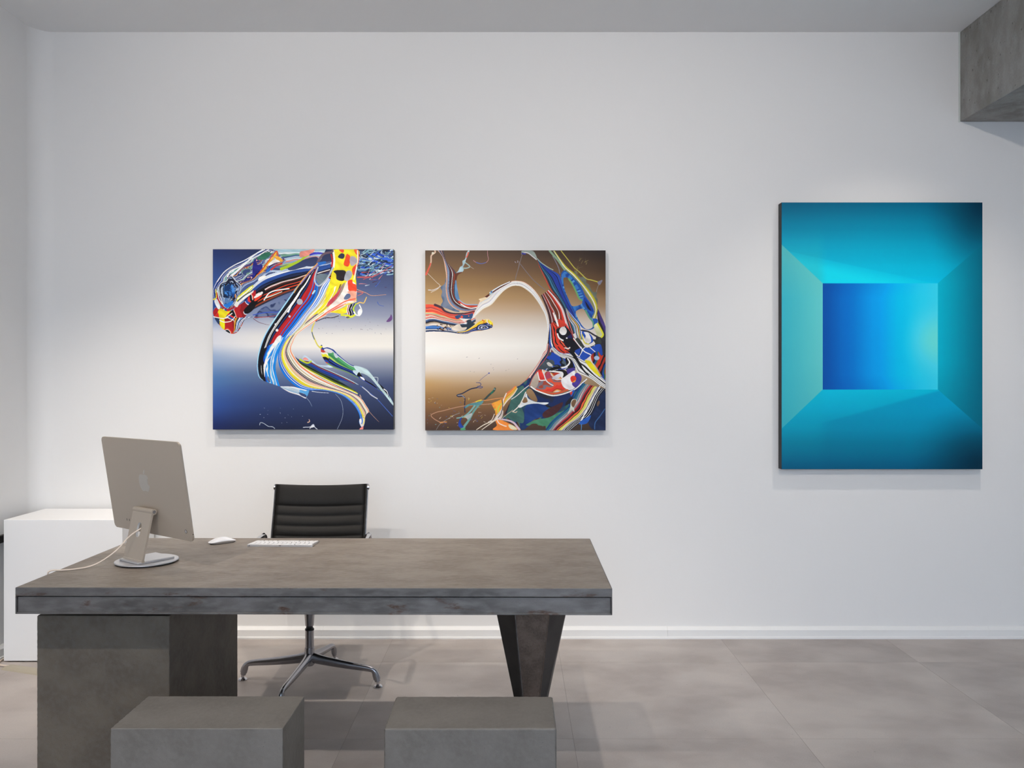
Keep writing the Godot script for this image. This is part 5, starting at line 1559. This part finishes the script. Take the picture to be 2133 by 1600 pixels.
	c.drip([PB, 700, 1080, 740, 1200, 780, 1300, 770, 1240, 730, 1110], 3.0, 3.0, 0xf2efec)
	c.patch([PB, 750, 1360, 820, 1320, 900, 1310, 970, 1370, 1030, 1490, 1010, 1535, 920, 1550, 830, 1520, 770, 1440], 0x16161c)
	c.patch([PB, 920, 1500, 1000, 1430, 1010, 1510, 950, 1530], 0x23225a)
	c.drip([PB, 770, 1430, 800, 1500, 880, 1545, 960, 1550, 1020, 1530], 4.0, 4.5, 0xf2f2f0)
	c.patch([PB, 800, 1390, 830, 1320, 890, 1315, 925, 1380, 900, 1440, 840, 1445], 0xe6e2de)
	c.patch([PD, 880, 60, 1000, 40, 1100, 140, 1160, 240, 1040, 240, 930, 190, 880, 130], 0x18171f)
	c.patch([PD, 760, 160, 820, 150, 910, 260, 880, 290, 800, 260, 740, 200], 0xe0402c)
	c.drip([PD, 780, 180, 830, 240, 890, 280], 2.6, 2.0, 0x201c20)
	c.drip([PD, 890, 200, 950, 210, 975, 195], 2.5, 4.0, 0xecece8)
	c.spot([PB, 925, 1500], 4.5, 0xf0f2f4)
	# blue ring with two openings
	c.patch([PB, 830, 440, 870, 370, 910, 350, 1010, 420, 1110, 550, 1190, 690, 1240, 800, 1330, 930, 1385, 1060, 1350, 1150, 1440, 1190, 1420, 1290, 1330, 1360, 1230, 1350, 1150, 1290, 1070, 1170, 1040, 1060, 990, 970, 900, 800, 850, 640], 0x2558ac)
	c.marble([PB, 840, 450, 900, 390, 1000, 470, 1100, 620, 1200, 800, 1180, 930, 1240, 1010, 1330, 1100, 1360, 1160, 1340, 1330, 1260, 1350, 1100, 1200, 1060, 1060, 1010, 950, 880, 700, 840, 560], [1.4, 0x3c7cc4, 0.7, 0x1e4898, 1.0, 0x5a9cd4, 0.5, 0x24509c], 0.9, 60, 0.9, 13, 0.05)
	c.patch([PB, 1220, 820, 1290, 900, 1370, 1040, 1330, 1050, 1250, 970, 1210, 900], 0x1c3c98)
	c.patch([PB, 1230, 880, 1290, 960, 1330, 1040, 1270, 1000], 0x1a1c30)
	c.hole([PB, 868, 510, 910, 485, 950, 500, 1010, 590, 1080, 720, 1130, 850, 1185, 890, 1150, 940, 1020, 965, 960, 860, 890, 680])
	c.drip([PB, 960, 510, 1020, 600, 1080, 720, 1130, 830, 1180, 870], 4.5, 4.5, 0x6cab6c)
	c.hole([PB, 1075, 1070, 1110, 1030, 1190, 1010, 1250, 1070, 1310, 1170, 1365, 1250, 1345, 1330, 1260, 1352, 1190, 1300, 1110, 1170])
	c.drip([PB, 1240, 1040, 1300, 1150, 1360, 1230, 1370, 1310], 5.0, 4.0, 0x5c9c80)
	c.patch([PB, 1380, 1290, 1440, 1250, 1480, 1340, 1530, 1440, 1510, 1490, 1440, 1470, 1400, 1380], 0xd8d8a8)
	c.drip([PB, 1440, 1260, 1490, 1350, 1530, 1440, 1500, 1490], 5.0, 5.0, 0xe0dc38)
	# ragged grey fringe and yellow edge
	c.patch([PB, 1050, 400, 1090, 390, 1110, 440, 1160, 480, 1210, 470, 1250, 520, 1250, 570, 1300, 610, 1330, 680, 1370, 730, 1425, 735, 1415, 800, 1440, 860, 1430, 940, 1370, 900, 1300, 740, 1180, 580], 0x6a7064)
	c.band([PB, 690, 40, 780, 180, 870, 330, 1000, 450, 1130, 590, 1260, 780, 1350, 930, 1385, 1050, 1340, 1170], [PB, 725, 40, 830, 190, 930, 310, 1070, 430, 1200, 580, 1320, 720, 1410, 870, 1440, 1010, 1410, 1170], [0.5, 0x7c9c70, 0.4, 0x2a3a6c, 0.4, 0xe8e030, 0.35, 0x23242c, 1.4, 0xefece0, 1.5, 0xd8cc38, 0.9, 0xa09838], 0.05, 65, 3.0)
	c.drip([PB, 640, 40, 700, 110, 780, 200, 850, 300, 890, 360], 6.0, 5.0, 0x8caa8c)
	c.drip([PB, 830, 40, 900, 130, 970, 220, 1050, 320, 1130, 390, 1190, 450, 1260, 510, 1340, 530, 1440, 560], 2.2, 3.0, 0xc4b84c)
	c.patch([PB, 1440, 560, 1520, 530, 1480, 610, 1450, 600], 0x848090)
	c.drip([PB, 1460, 600, 1430, 680, 1420, 730], 1.5, 1.5, 0x8a8478)
	c.flecks([PB, 1060, 180, 1250, 440], 24, [0x9c8c50, 0x847448, 0x6c6450], -1.2, 0.8, 8, 30, 0.5, 1.0, 31)
	# blue, yellow and white strands between the flank and the ring
	c.band([PB, 905, 1000, 960, 1180, 1040, 1300, 1070, 1440, PD, 1100, 60], [PB, 915, 1000, 1040, 1150, 1150, 1290, 1170, 1440, PD, 1200, 60], [0.4, 0xe8e4e0, 0.5, 0x2a50b0, 0.4, 0xd8d040, 0.4, 0x24345c, 0.5, 0xe8e8e4, 0.5, 0x9a4a30, 0.6, 0xe0d838, 0.8, 0x2450b4, 0.4, 0xf0f0ee], 0.08, 75, 2.0)
	c.patch([PB, 1190, 1380, 1260, 1400, 1330, 1450, 1370, 1530, 1340, 1580, PD, 1260, 130, 1220, 30, PB, 1180, 1430], 0x2450b0)
	c.patch([PB, 1210, 1400, 1280, 1410, 1320, 1480, 1330, 1560, 1270, 1590, 1230, 1530, 1240, 1460], 0xe4e0dc)
	c.drip([PB, 1180, 1440, 1200, 1530, 1240, 1590, 1300, 1600], 3.0, 3.0, 0xd8cc3c)
	c.drip([PB, 1170, 1370, 1280, 1390, 1400, 1460, 1500, 1510, 1570, 1540], 4.0, 5.0, 0x33323a)
	c.patch([PD, 1070, 60, 1110, 30, 1160, 80, 1240, 190, 1340, 170, 1400, 130, 1360, 60, 1440, 60, 1480, 30, 1500, 120, 1400, 170, 1280, 205, 1180, 190, 1120, 140], 0x3a3e3a)
	c.marble([PD, 1060, 250, 1200, 190, 1300, 200, 1430, 140, 1500, 160, 1520, 320, 1460, 300, 1340, 320, 1220, 400, 1120, 330], [2.2, 0x2448a8, 0.4, 0x1c2444, 0.3, 0xe6eaf0, 1.5, 0x2450b4], 0.7, 110, 0.5, 23)
	c.drip([PD, 1040, 40, 1130, 160, 1220, 260, 1330, 320, 1350, 400], 3.0, 3.0, 0xf0f0f0)
	c.drip([PD, 1310, 190, 1380, 250, 1430, 300, 1450, 380, 1490, 520, 1550, 690], 2.2, 2.6, 0xf0f2f4)
	c.marble([PD, 1330, 330, 1400, 270, 1450, 260, 1500, 330, 1570, 340, 1570, 720, 1500, 650, 1420, 520, 1350, 430], [1.0, 0xc83c28, 0.5, 0x1c1a20, 0.7, 0xa83020, 0.5, 0x201c22, 0.4, 0x24449c, 0.3, 0x3c6c40], 0.35, 75, 0.3, 27)
	c.patch([PD, 1380, 360, 1420, 330, 1470, 360, 1450, 400, 1400, 400], 0xa8bcd8)
	# white sweep with black lines
	c.band([PD, 660, 210, 760, 320, 900, 370, 1010, 420, 1075, 540, 1110, 610, 1220, 660, 1340, 720, 1460, 810, 1570, 880], [PD, 690, 170, 830, 285, 960, 290, 1080, 330, 1210, 400, 1310, 440, 1400, 560, 1470, 650, 1530, 700, 1572, 750],
		[0.8, 0xf0ece6, 0.3, 0x1c1a1e, 1.2, 0xf2efe9, 0.3, 0x1a191c, 1.0, 0xf2efe9, 0.9, 0x19181b, 1.3, 0xf3f0ea, 0.25, 0x1c1a1e, 0.7, 0xf0ede6, 0.5, 0x2a54b4], 0.05, 85, 2.0)
	c.patch([PD, 1225, 405, 1300, 415, 1340, 450, 1420, 560, 1490, 680, 1430, 650, 1330, 560, 1260, 470], 0xf0e024)
	c.patch([PD, 930, 240, 1040, 270, 1100, 360, 1160, 470, 1210, 560, 1300, 660, 1250, 640, 1160, 540, 1080, 420, 1010, 320], 0x19181b)
	# tangle in the middle
	c.marble([PD, 600, 300, 680, 270, 800, 340, 900, 380, 1000, 400, 1060, 500, 1060, 560, 960, 640, 900, 560, 760, 580, 640, 600, 520, 560, 420, 560, 470, 490, 560, 390], [1.8, 0x2448ac, 0.5, 0x1b1d26, 0.5, 0x50606c, 0.6, 0x2c4cb0, 0.3, 0xe8e8ec, 1.2, 0x3c4854], 0.9, 150, 0.9, 37)
	c.patch([PD, 580, 450, 620, 430, 690, 480, 680, 510, 630, 510], 0xd8d4cc)
	c.patch([PD, 430, 560, 540, 430, 680, 400, 720, 470, 640, 530, 540, 560, 440, 600, 370, 650], 0x465058)
	c.patch([PD, 590, 455, 630, 440, 690, 490, 660, 510, 620, 500], 0xd6d2ca)
	c.patch([PD, 900, 380, 960, 370, 1020, 430, 1040, 520, 980, 560, 930, 500], 0x1c1a1e)
	c.drip([PD, 940, 380, 970, 430, 960, 470, 900, 520, 780, 540, 690, 580], 3.5, 5.5, 0xf2f0ee)
	c.patch([PD, 620, 570, 700, 520, 780, 510, 840, 540, 760, 560, 680, 580], 0x1a191d)
	c.marble([PD, 330, 640, 420, 600, 480, 560, 600, 590, 720, 600, 840, 640, 840, 780, 860, 850, 900, 890, 760, 940, 600, 930, 440, 900, 310, 850, 300, 780], [1.0, 0xe03c30, 0.6, 0xb83c28, 0.4, 0xe8b060, 0.5, 0xd8d0cc, 0.5, 0xa84834, 0.4, 0x7c7480, 0.6, 0xe0583c], 1.35, 130, 0.7, 39, 0.015)
	c.patch([PD, 300, 800, 340, 700, 420, 620, 460, 600, 460, 740, 420, 860, 360, 870], 0xb8a898)
	c.patch([PD, 440, 620, 500, 590, 560, 720, 470, 730], 0xe23c34)
	c.drip([PD, 440, 610, 460, 700, 480, 740, 570, 740], 3.0, 3.0, 0xece6e2)
	c.drip([PD, 520, 570, 550, 660, 580, 740, 640, 800, 700, 830], 3.5, 2.5, 0xe8e4e2)
	c.patch([PD, 590, 620, 640, 600, 660, 690, 600, 720, 570, 690], 0xb04860)
	c.patch([PD, 700, 680, 820, 620, 840, 660, 760, 720, 690, 720], 0xd8d4da)
	c.patch([PD, 640, 600, 760, 570, 850, 560, 930, 600, 950, 660, 900, 700, 860, 690, 870, 640, 800, 600, 700, 620], 0x1d1a1c)
	c.drip([PD, 640, 590, 760, 600, 850, 620, 840, 690], 3.5, 6.0, 0xeeece8)
	c.patch([PD, 930, 560, 1040, 530, 1060, 580, 960, 640, 930, 610], 0x4c3c90)
	c.patch([PD, 835, 720, 880, 690, 950, 640, 1050, 580, 1070, 660, 1060, 800, 1060, 870, 980, 905, 890, 870, 840, 800], 0xeeeaec)
	c.patch([PD, 1060, 640, 1110, 620, 1170, 680, 1160, 760, 1100, 850, 1060, 860, 1010, 800, 1060, 740], 0x4c3c92)
	c.patch([PD, 985, 710, 1010, 670, 1060, 670, 1085, 710, 1060, 770, 1010, 775], 0xea4030)
	c.patch([PD, 1020, 770, 1075, 735, 1060, 770], 0xe8a834)
	# the edge that falls to the left: white, red, dark
	c.band([PD, 600, 120, 580, 230, 540, 280, 480, 400, 390, 540, 320, 640, 240, 740, 130, 835, 60, 870], [PD, 640, 150, 620, 290, 560, 400, 470, 510, 420, 600, 350, 720, 310, 820, 240, 900, 150, 960], [0.4, 0xc85a44, 0.6, 0xf0ece8, 0.5, 0xd44a38, 0.4, 0xe8e0da, 0.8, 0x1f1f28, 0.6, 0x2c3c6c, 0.5, 0xb0503c], 0.08, 95, 3.0)
	# dark bowl and the green and blue skirt below it
	c.marble([PC, 1564, 850, PD, 130, 835, 250, 740, 310, 700, 300, 850, 420, 900, 640, 985, 840, 960, 1000, 905, 1160, 800, 1240, 720, 1180, 880, 1060, 1100, 900, 1270, 720, 1420, 560, 1550, 540, 1500, 420, 1470, 300, 1500, 190, 1575, PC, 1560, 1480, 1320, 1400, 1400, 1200, 1460, 1060], [1.0, 0x35625c, 0.8, 0x24405c, 1.2, 0x1f3468, 0.7, 0x4a7a64, 0.6, 0x6a3c30, 0.7, 0x20263c, 0.6, 0x2c5c90], 2.4, 420, 0.75, 47, 0.07)
	c.patch([PD, 0, 1000, 90, 900, 200, 830, 220, 1000, 160, 1150, 210, 1300, 200, 1450, 100, 1440, PC, 1420, 1380, 1380, 1330, 1450, 1100], 0x3f6660)
	c.marble([PD, 300, 860, 420, 905, 640, 985, 860, 960, 1040, 900, 1000, 1100, 800, 1200, 560, 1180, 430, 1110, 400, 1000], [1.0, 0x22222a, 0.8, 0x8a4434, 0.7, 0xb85c3c, 0.8, 0x2a2a34, 1.2, 0x1e2e5c], 1.45, 240, 0.35, 49, 0.07)
	c.patch([PD, 250, 1160, 430, 1130, 560, 1160, 640, 1260, 560, 1330, 380, 1400, 250, 1480, 220, 1300], 0x1f3c78)
	c.patch([PD, 600, 1230, 760, 1150, 860, 1110, 820, 1220, 680, 1340, 560, 1370, 520, 1310], 0x4a2a2c)
	c.patch([PD, 250, 1480, 420, 1400, 600, 1370, 760, 1300, 900, 1240, 800, 1340, 640, 1480, 560, 1560, 500, 1500, 300, 1500], 0x478264)
	c.drip([PD, 330, 850, 430, 915, 620, 985, 740, 995, 900, 960, 1060, 890, 1180, 790, 1260, 720], 4.0, 3.0, 0xf0ece8)
	c.drip([PD, 420, 890, 600, 950, 760, 960, 940, 900], 4.0, 4.0, 0xd85434)
	c.hole([PD, 250, 920, 300, 880, 360, 920, 430, 1050, 420, 1100, 340, 1070, 270, 990])
	c.patch([PD, 250, 960, 280, 1040, 380, 1095, 470, 1110, 620, 1115, 560, 1150, 420, 1130, 260, 1150, 150, 1200, 110, 1170, 200, 1080], 0xdfe4e4)
	c.hole([PD, 240, 1020, 270, 1100, 200, 1120, 190, 1080])
	c.drip([PD, 290, 830, 200, 900, 90, 1000, 0, 1060], 2.2, 2.2, 0xd8d4d0)
	c.drip([PD, 240, 940, 190, 1060, 120, 1180, 20, 1270], 3.0, 2.5, 0xe4dcd0)
	c.drip([PD, 20, 1265, 70, 1280, 95, 1260], 2.2, 2.0, 0xd8bca4)
	# fan of strands to the lower right
	c.patch([PD, 1560, 890, 1575, 1580, 1380, 1580, 1280, 1440, 1350, 1280, 1440, 1100], 0x1d2a4c)
	c.band([PD, 1190, 790, 1080, 960, 960, 1180, 800, 1320, 660, 1450, 570, 1580], [PD, 1570, 885, 1470, 1010, 1390, 1210, 1310, 1340, 1140, 1460, 980, 1590],
		[0.6, 0x1c4484, 0.5, 0x2a7c6c, 0.4, 0x244c98, 1.2, 0x748c90, 0.35, 0xe09a9c, 0.6, 0x7a9494, 0.5, 0xb8303c, 0.8, 0x701e2c, 0.5, 0x1f1a20, 0.6, 0xe06038, 0.3, 0x3c2c20, 1.0, 0xd8d060, 0.9, 0xd8c8a0, 0.4, 0x2c3c8c, 0.3, 0xf0f0ee, 0.6, 0x19181d, 0.25, 0xf0f0ee, 0.6, 0x1a191e, 0.25, 0xf0eeec, 0.6, 0x18171c, 0.25, 0xf0f0ee, 0.6, 0x1c2030], 0.05, 105, 3.0)
	c.drip([PD, 1480, 840, 1370, 1030, 1250, 1250, 1165, 1420], 2.5, 4.0, 0xf0f0ee)
	c.patch([PD, 1150, 1430, 1260, 1360, 1330, 1330, 1280, 1440, 1220, 1480, 1130, 1490], 0x2a5cb4)
	c.hole([PD, 1120, 1480, 1200, 1480, 1270, 1470, 1310, 1530, 1370, 1590, 1010, 1590, 1060, 1520])
	c.drip([PD, 1170, 1480, 1170, 1530, 1165, 1580], 3.0, 1.6, 0x4c84b8)
	c.hole([PD, 300, 1500, 350, 1470, 420, 1470, 460, 1500, 520, 1510, 570, 1510, 530, 1590, 200, 1590, 240, 1550])
	c.patch([PD, 990, 1120, 1020, 1060, 1080, 1060, 1090, 1110, 1050, 1200, 1050, 1270, 1010, 1240, 940, 1300, 980, 1200], 0xc8ccc0)
	c.hole([PD, 1000, 1120, 1030, 1070, 1075, 1065, 1080, 1110, 1040, 1190, 1010, 1170])
	c.hole([PD, 1430, 1120, 1465, 1080, 1475, 1120, 1450, 1170, 1430, 1170])
	c.drip([PD, 1010, 940, 1040, 920, 1000, 1000], 5.0, 5.0, 0x2a5cb8)
	c.patch([PD, 975, 950, 1020, 930, 1000, 990], 0xd04030)
	c.drip([PD, 1560, 1220, 1480, 1340, 1400, 1450, 1390, 1560], 2.6, 2.6, 0x3c6498)
	# orange sheets and threads at the lower left
	c.band([PC, 1130, 1135, 1250, 1085, 1340, 1040, 1380, 960, 1470, 890, 1530, 830], [PC, 1215, 1300, 1290, 1250, 1340, 1170, 1400, 1090, 1500, 990, 1570, 880], [0.7, 0xe87c50, 0.7, 0xf0a038, 0.5, 0xe88c3c, 0.4, 0xb8cc58, 0.5, 0xf0a850, 0.6, 0xeed8c8], 0.07, 115, 2.0)
	c.patch([PC, 1130, 1135, 1200, 1170, 1195, 1280, 1215, 1330, 1290, 1240, 1330, 1120, 1310, 1060, 1230, 1090], 0xf0a23c)
	c.drip([PC, 1240, 1280, 1250, 1200, 1300, 1130], 3.5, 3.0, 0xc4cc50)
	c.patch([PC, 1160, 1420, 1200, 1350, 1290, 1240, 1330, 1260, 1310, 1360, 1250, 1400, 1210, 1420], 0xd8c8c0)
	c.drip([PC, 1380, 960, 1330, 1080, 1320, 1180, 1290, 1290, 1200, 1400], 3.0, 4.0, 0xe8dccc)
	c.drip([PC, 1310, 1070, 1320, 1180, 1290, 1300, 1240, 1370], 2.4, 2.0, 0x3a3c44)
	c.drip([PC, 1200, 1410, 1110, 1440, 1000, 1490, 880, 1570], 4.0, 2.0, 0xe0d4c0)
	c.drip([PC, 1180, 1420, 1080, 1490, 970, 1570], 3.0, 2.0, 0xd8ccb8)
	c.drip([PC, 1180, 1310, 1140, 1400, 1080, 1440], 2.4, 2.0, 0xe0d0c0)
	c.patch([PC, 1205, 1415, 1290, 1405, 1400, 1450, 1500, 1500, 1570, 1570, 1170, 1572, 1220, 1500], 0xee8a3c)
	c.patch([PC, 1420, 1480, 1500, 1500, 1560, 1565, 1480, 1565, 1430, 1530], 0xd8d4b0)
	c.drip([PC, 1230, 1410, 1260, 1460, 1340, 1500, 1380, 1510], 3.0, 3.0, 0xf0d8c8)
	c.drip([PC, 1260, 1390, 1400, 1410, 1500, 1450, 1570, 1530, 1600, 1570], 4.0, 6.5, 0xd0b8c4)
	c.drip([PC, 1290, 1400, 1380, 1320, 1464, 1260, PD, 20, 1240], 1.8, 2.0, 0xb0a494)
	# loose squiggles
	c.drip([PC, 1090, 625, 1000, 690, 930, 755], 1.0, 1.0, 0x6a6890)
	c.spot([PC, 1092, 622], 3.8, 0x2c3ca0)
	c.drip([PC, 880, 780, 940, 785, 955, 815, 930, 840, 890, 860, 960, 870, 980, 850, 900, 840], 1.8, 1.8, 0x3c4878)
	c.drip([PC, 890, 865, 780, 890, 650, 960, 560, 990, 590, 1015, 660, 1010, 690, 1050, 685, 1150, 690, 1280], 3.2, 2.6, 0x2a3048)
	c.drip([PC, 570, 995, 620, 990, 660, 1010, 690, 1040], 2.0, 1.6, 0x8c98b0)
	c.drip([PC, 1190, 880, 1170, 920, 1090, 990, 1020, 1060, 970, 1090], 6.0, 5.0, 0x3a4a48)
	c.spot([PC, 1180, 890], 5.5, 0x708c84)
	c.drip([PC, 1130, 960, 1160, 920], 5.0, 4.0, 0x2c6c58)
	c.drip([PC, 1340, 1035, 1200, 1050, 1060, 1075, 930, 1080, 820, 1120, 720, 1160], 2.4, 1.8, 0xd89058)
	c.drip([PC, 1130, 1135, 1000, 1145, 850, 1155, 650, 1175, 480, 1210, 330, 1250, 220, 1275, 125, 1325, 180, 1390, 280, 1445], 2.0, 2.2, 0xb88c70)
	c.drip([PC, 960, 1075, 900, 1090, 870, 1110], 3.5, 2.5, 0xe0cc40)
	c.patch([PC, 700, 1170, 780, 1130, 930, 1100, 1000, 1080, 970, 1140, 900, 1180, 860, 1170, 780, 1160, 700, 1210], 0x5a8c90)
	c.drip([PC, 850, 1170, 780, 1260, 700, 1330, 640, 1360, 550, 1375], 5.0, 3.0, 0x7cacA8)
	c.drip([PC, 910, 1170, 830, 1270, 760, 1400, 680, 1510, 640, 1560], 5.0, 7.0, 0x6a9c94)
	c.patch([PC, 680, 1350, 800, 1290, 800, 1340, 740, 1400, 720, 1380], 0xa8b0b0)
	c.patch([PC, 590, 1420, 620, 1370, 640, 1370, 620, 1430, 640, 1490, 670, 1520, 620, 1540, 580, 1500], 0x28449c)
	c.patch([PC, 620, 1550, 680, 1540, 700, 1570, 620, 1572], 0x4c9c70)
	c.drip([PC, 600, 1290, 500, 1330, 400, 1390, 320, 1440, 260, 1490, 210, 1570], 1.8, 1.2, 0x848480)
	c.drip([PC, 280, 1450, 340, 1440, 385, 1440], 4.0, 3.0, 0xc88850)
	c.flecks([PC, 60, 1020, 1100, 1560], 60, [0xd8c8b0, 0x4a5c98, 0x6c9c94, 0xb8a890, 0xd8c050], -0.3, 0.8, 2, 16, 0.6, 1.8, 77)
	c.flecks([PC, 700, 350, 1600, 640], 10, [0x8a8078, 0x6c6870], -0.6, 0.3, 3, 9, 0.5, 1.0, 79)
	return c.texture(0.97)
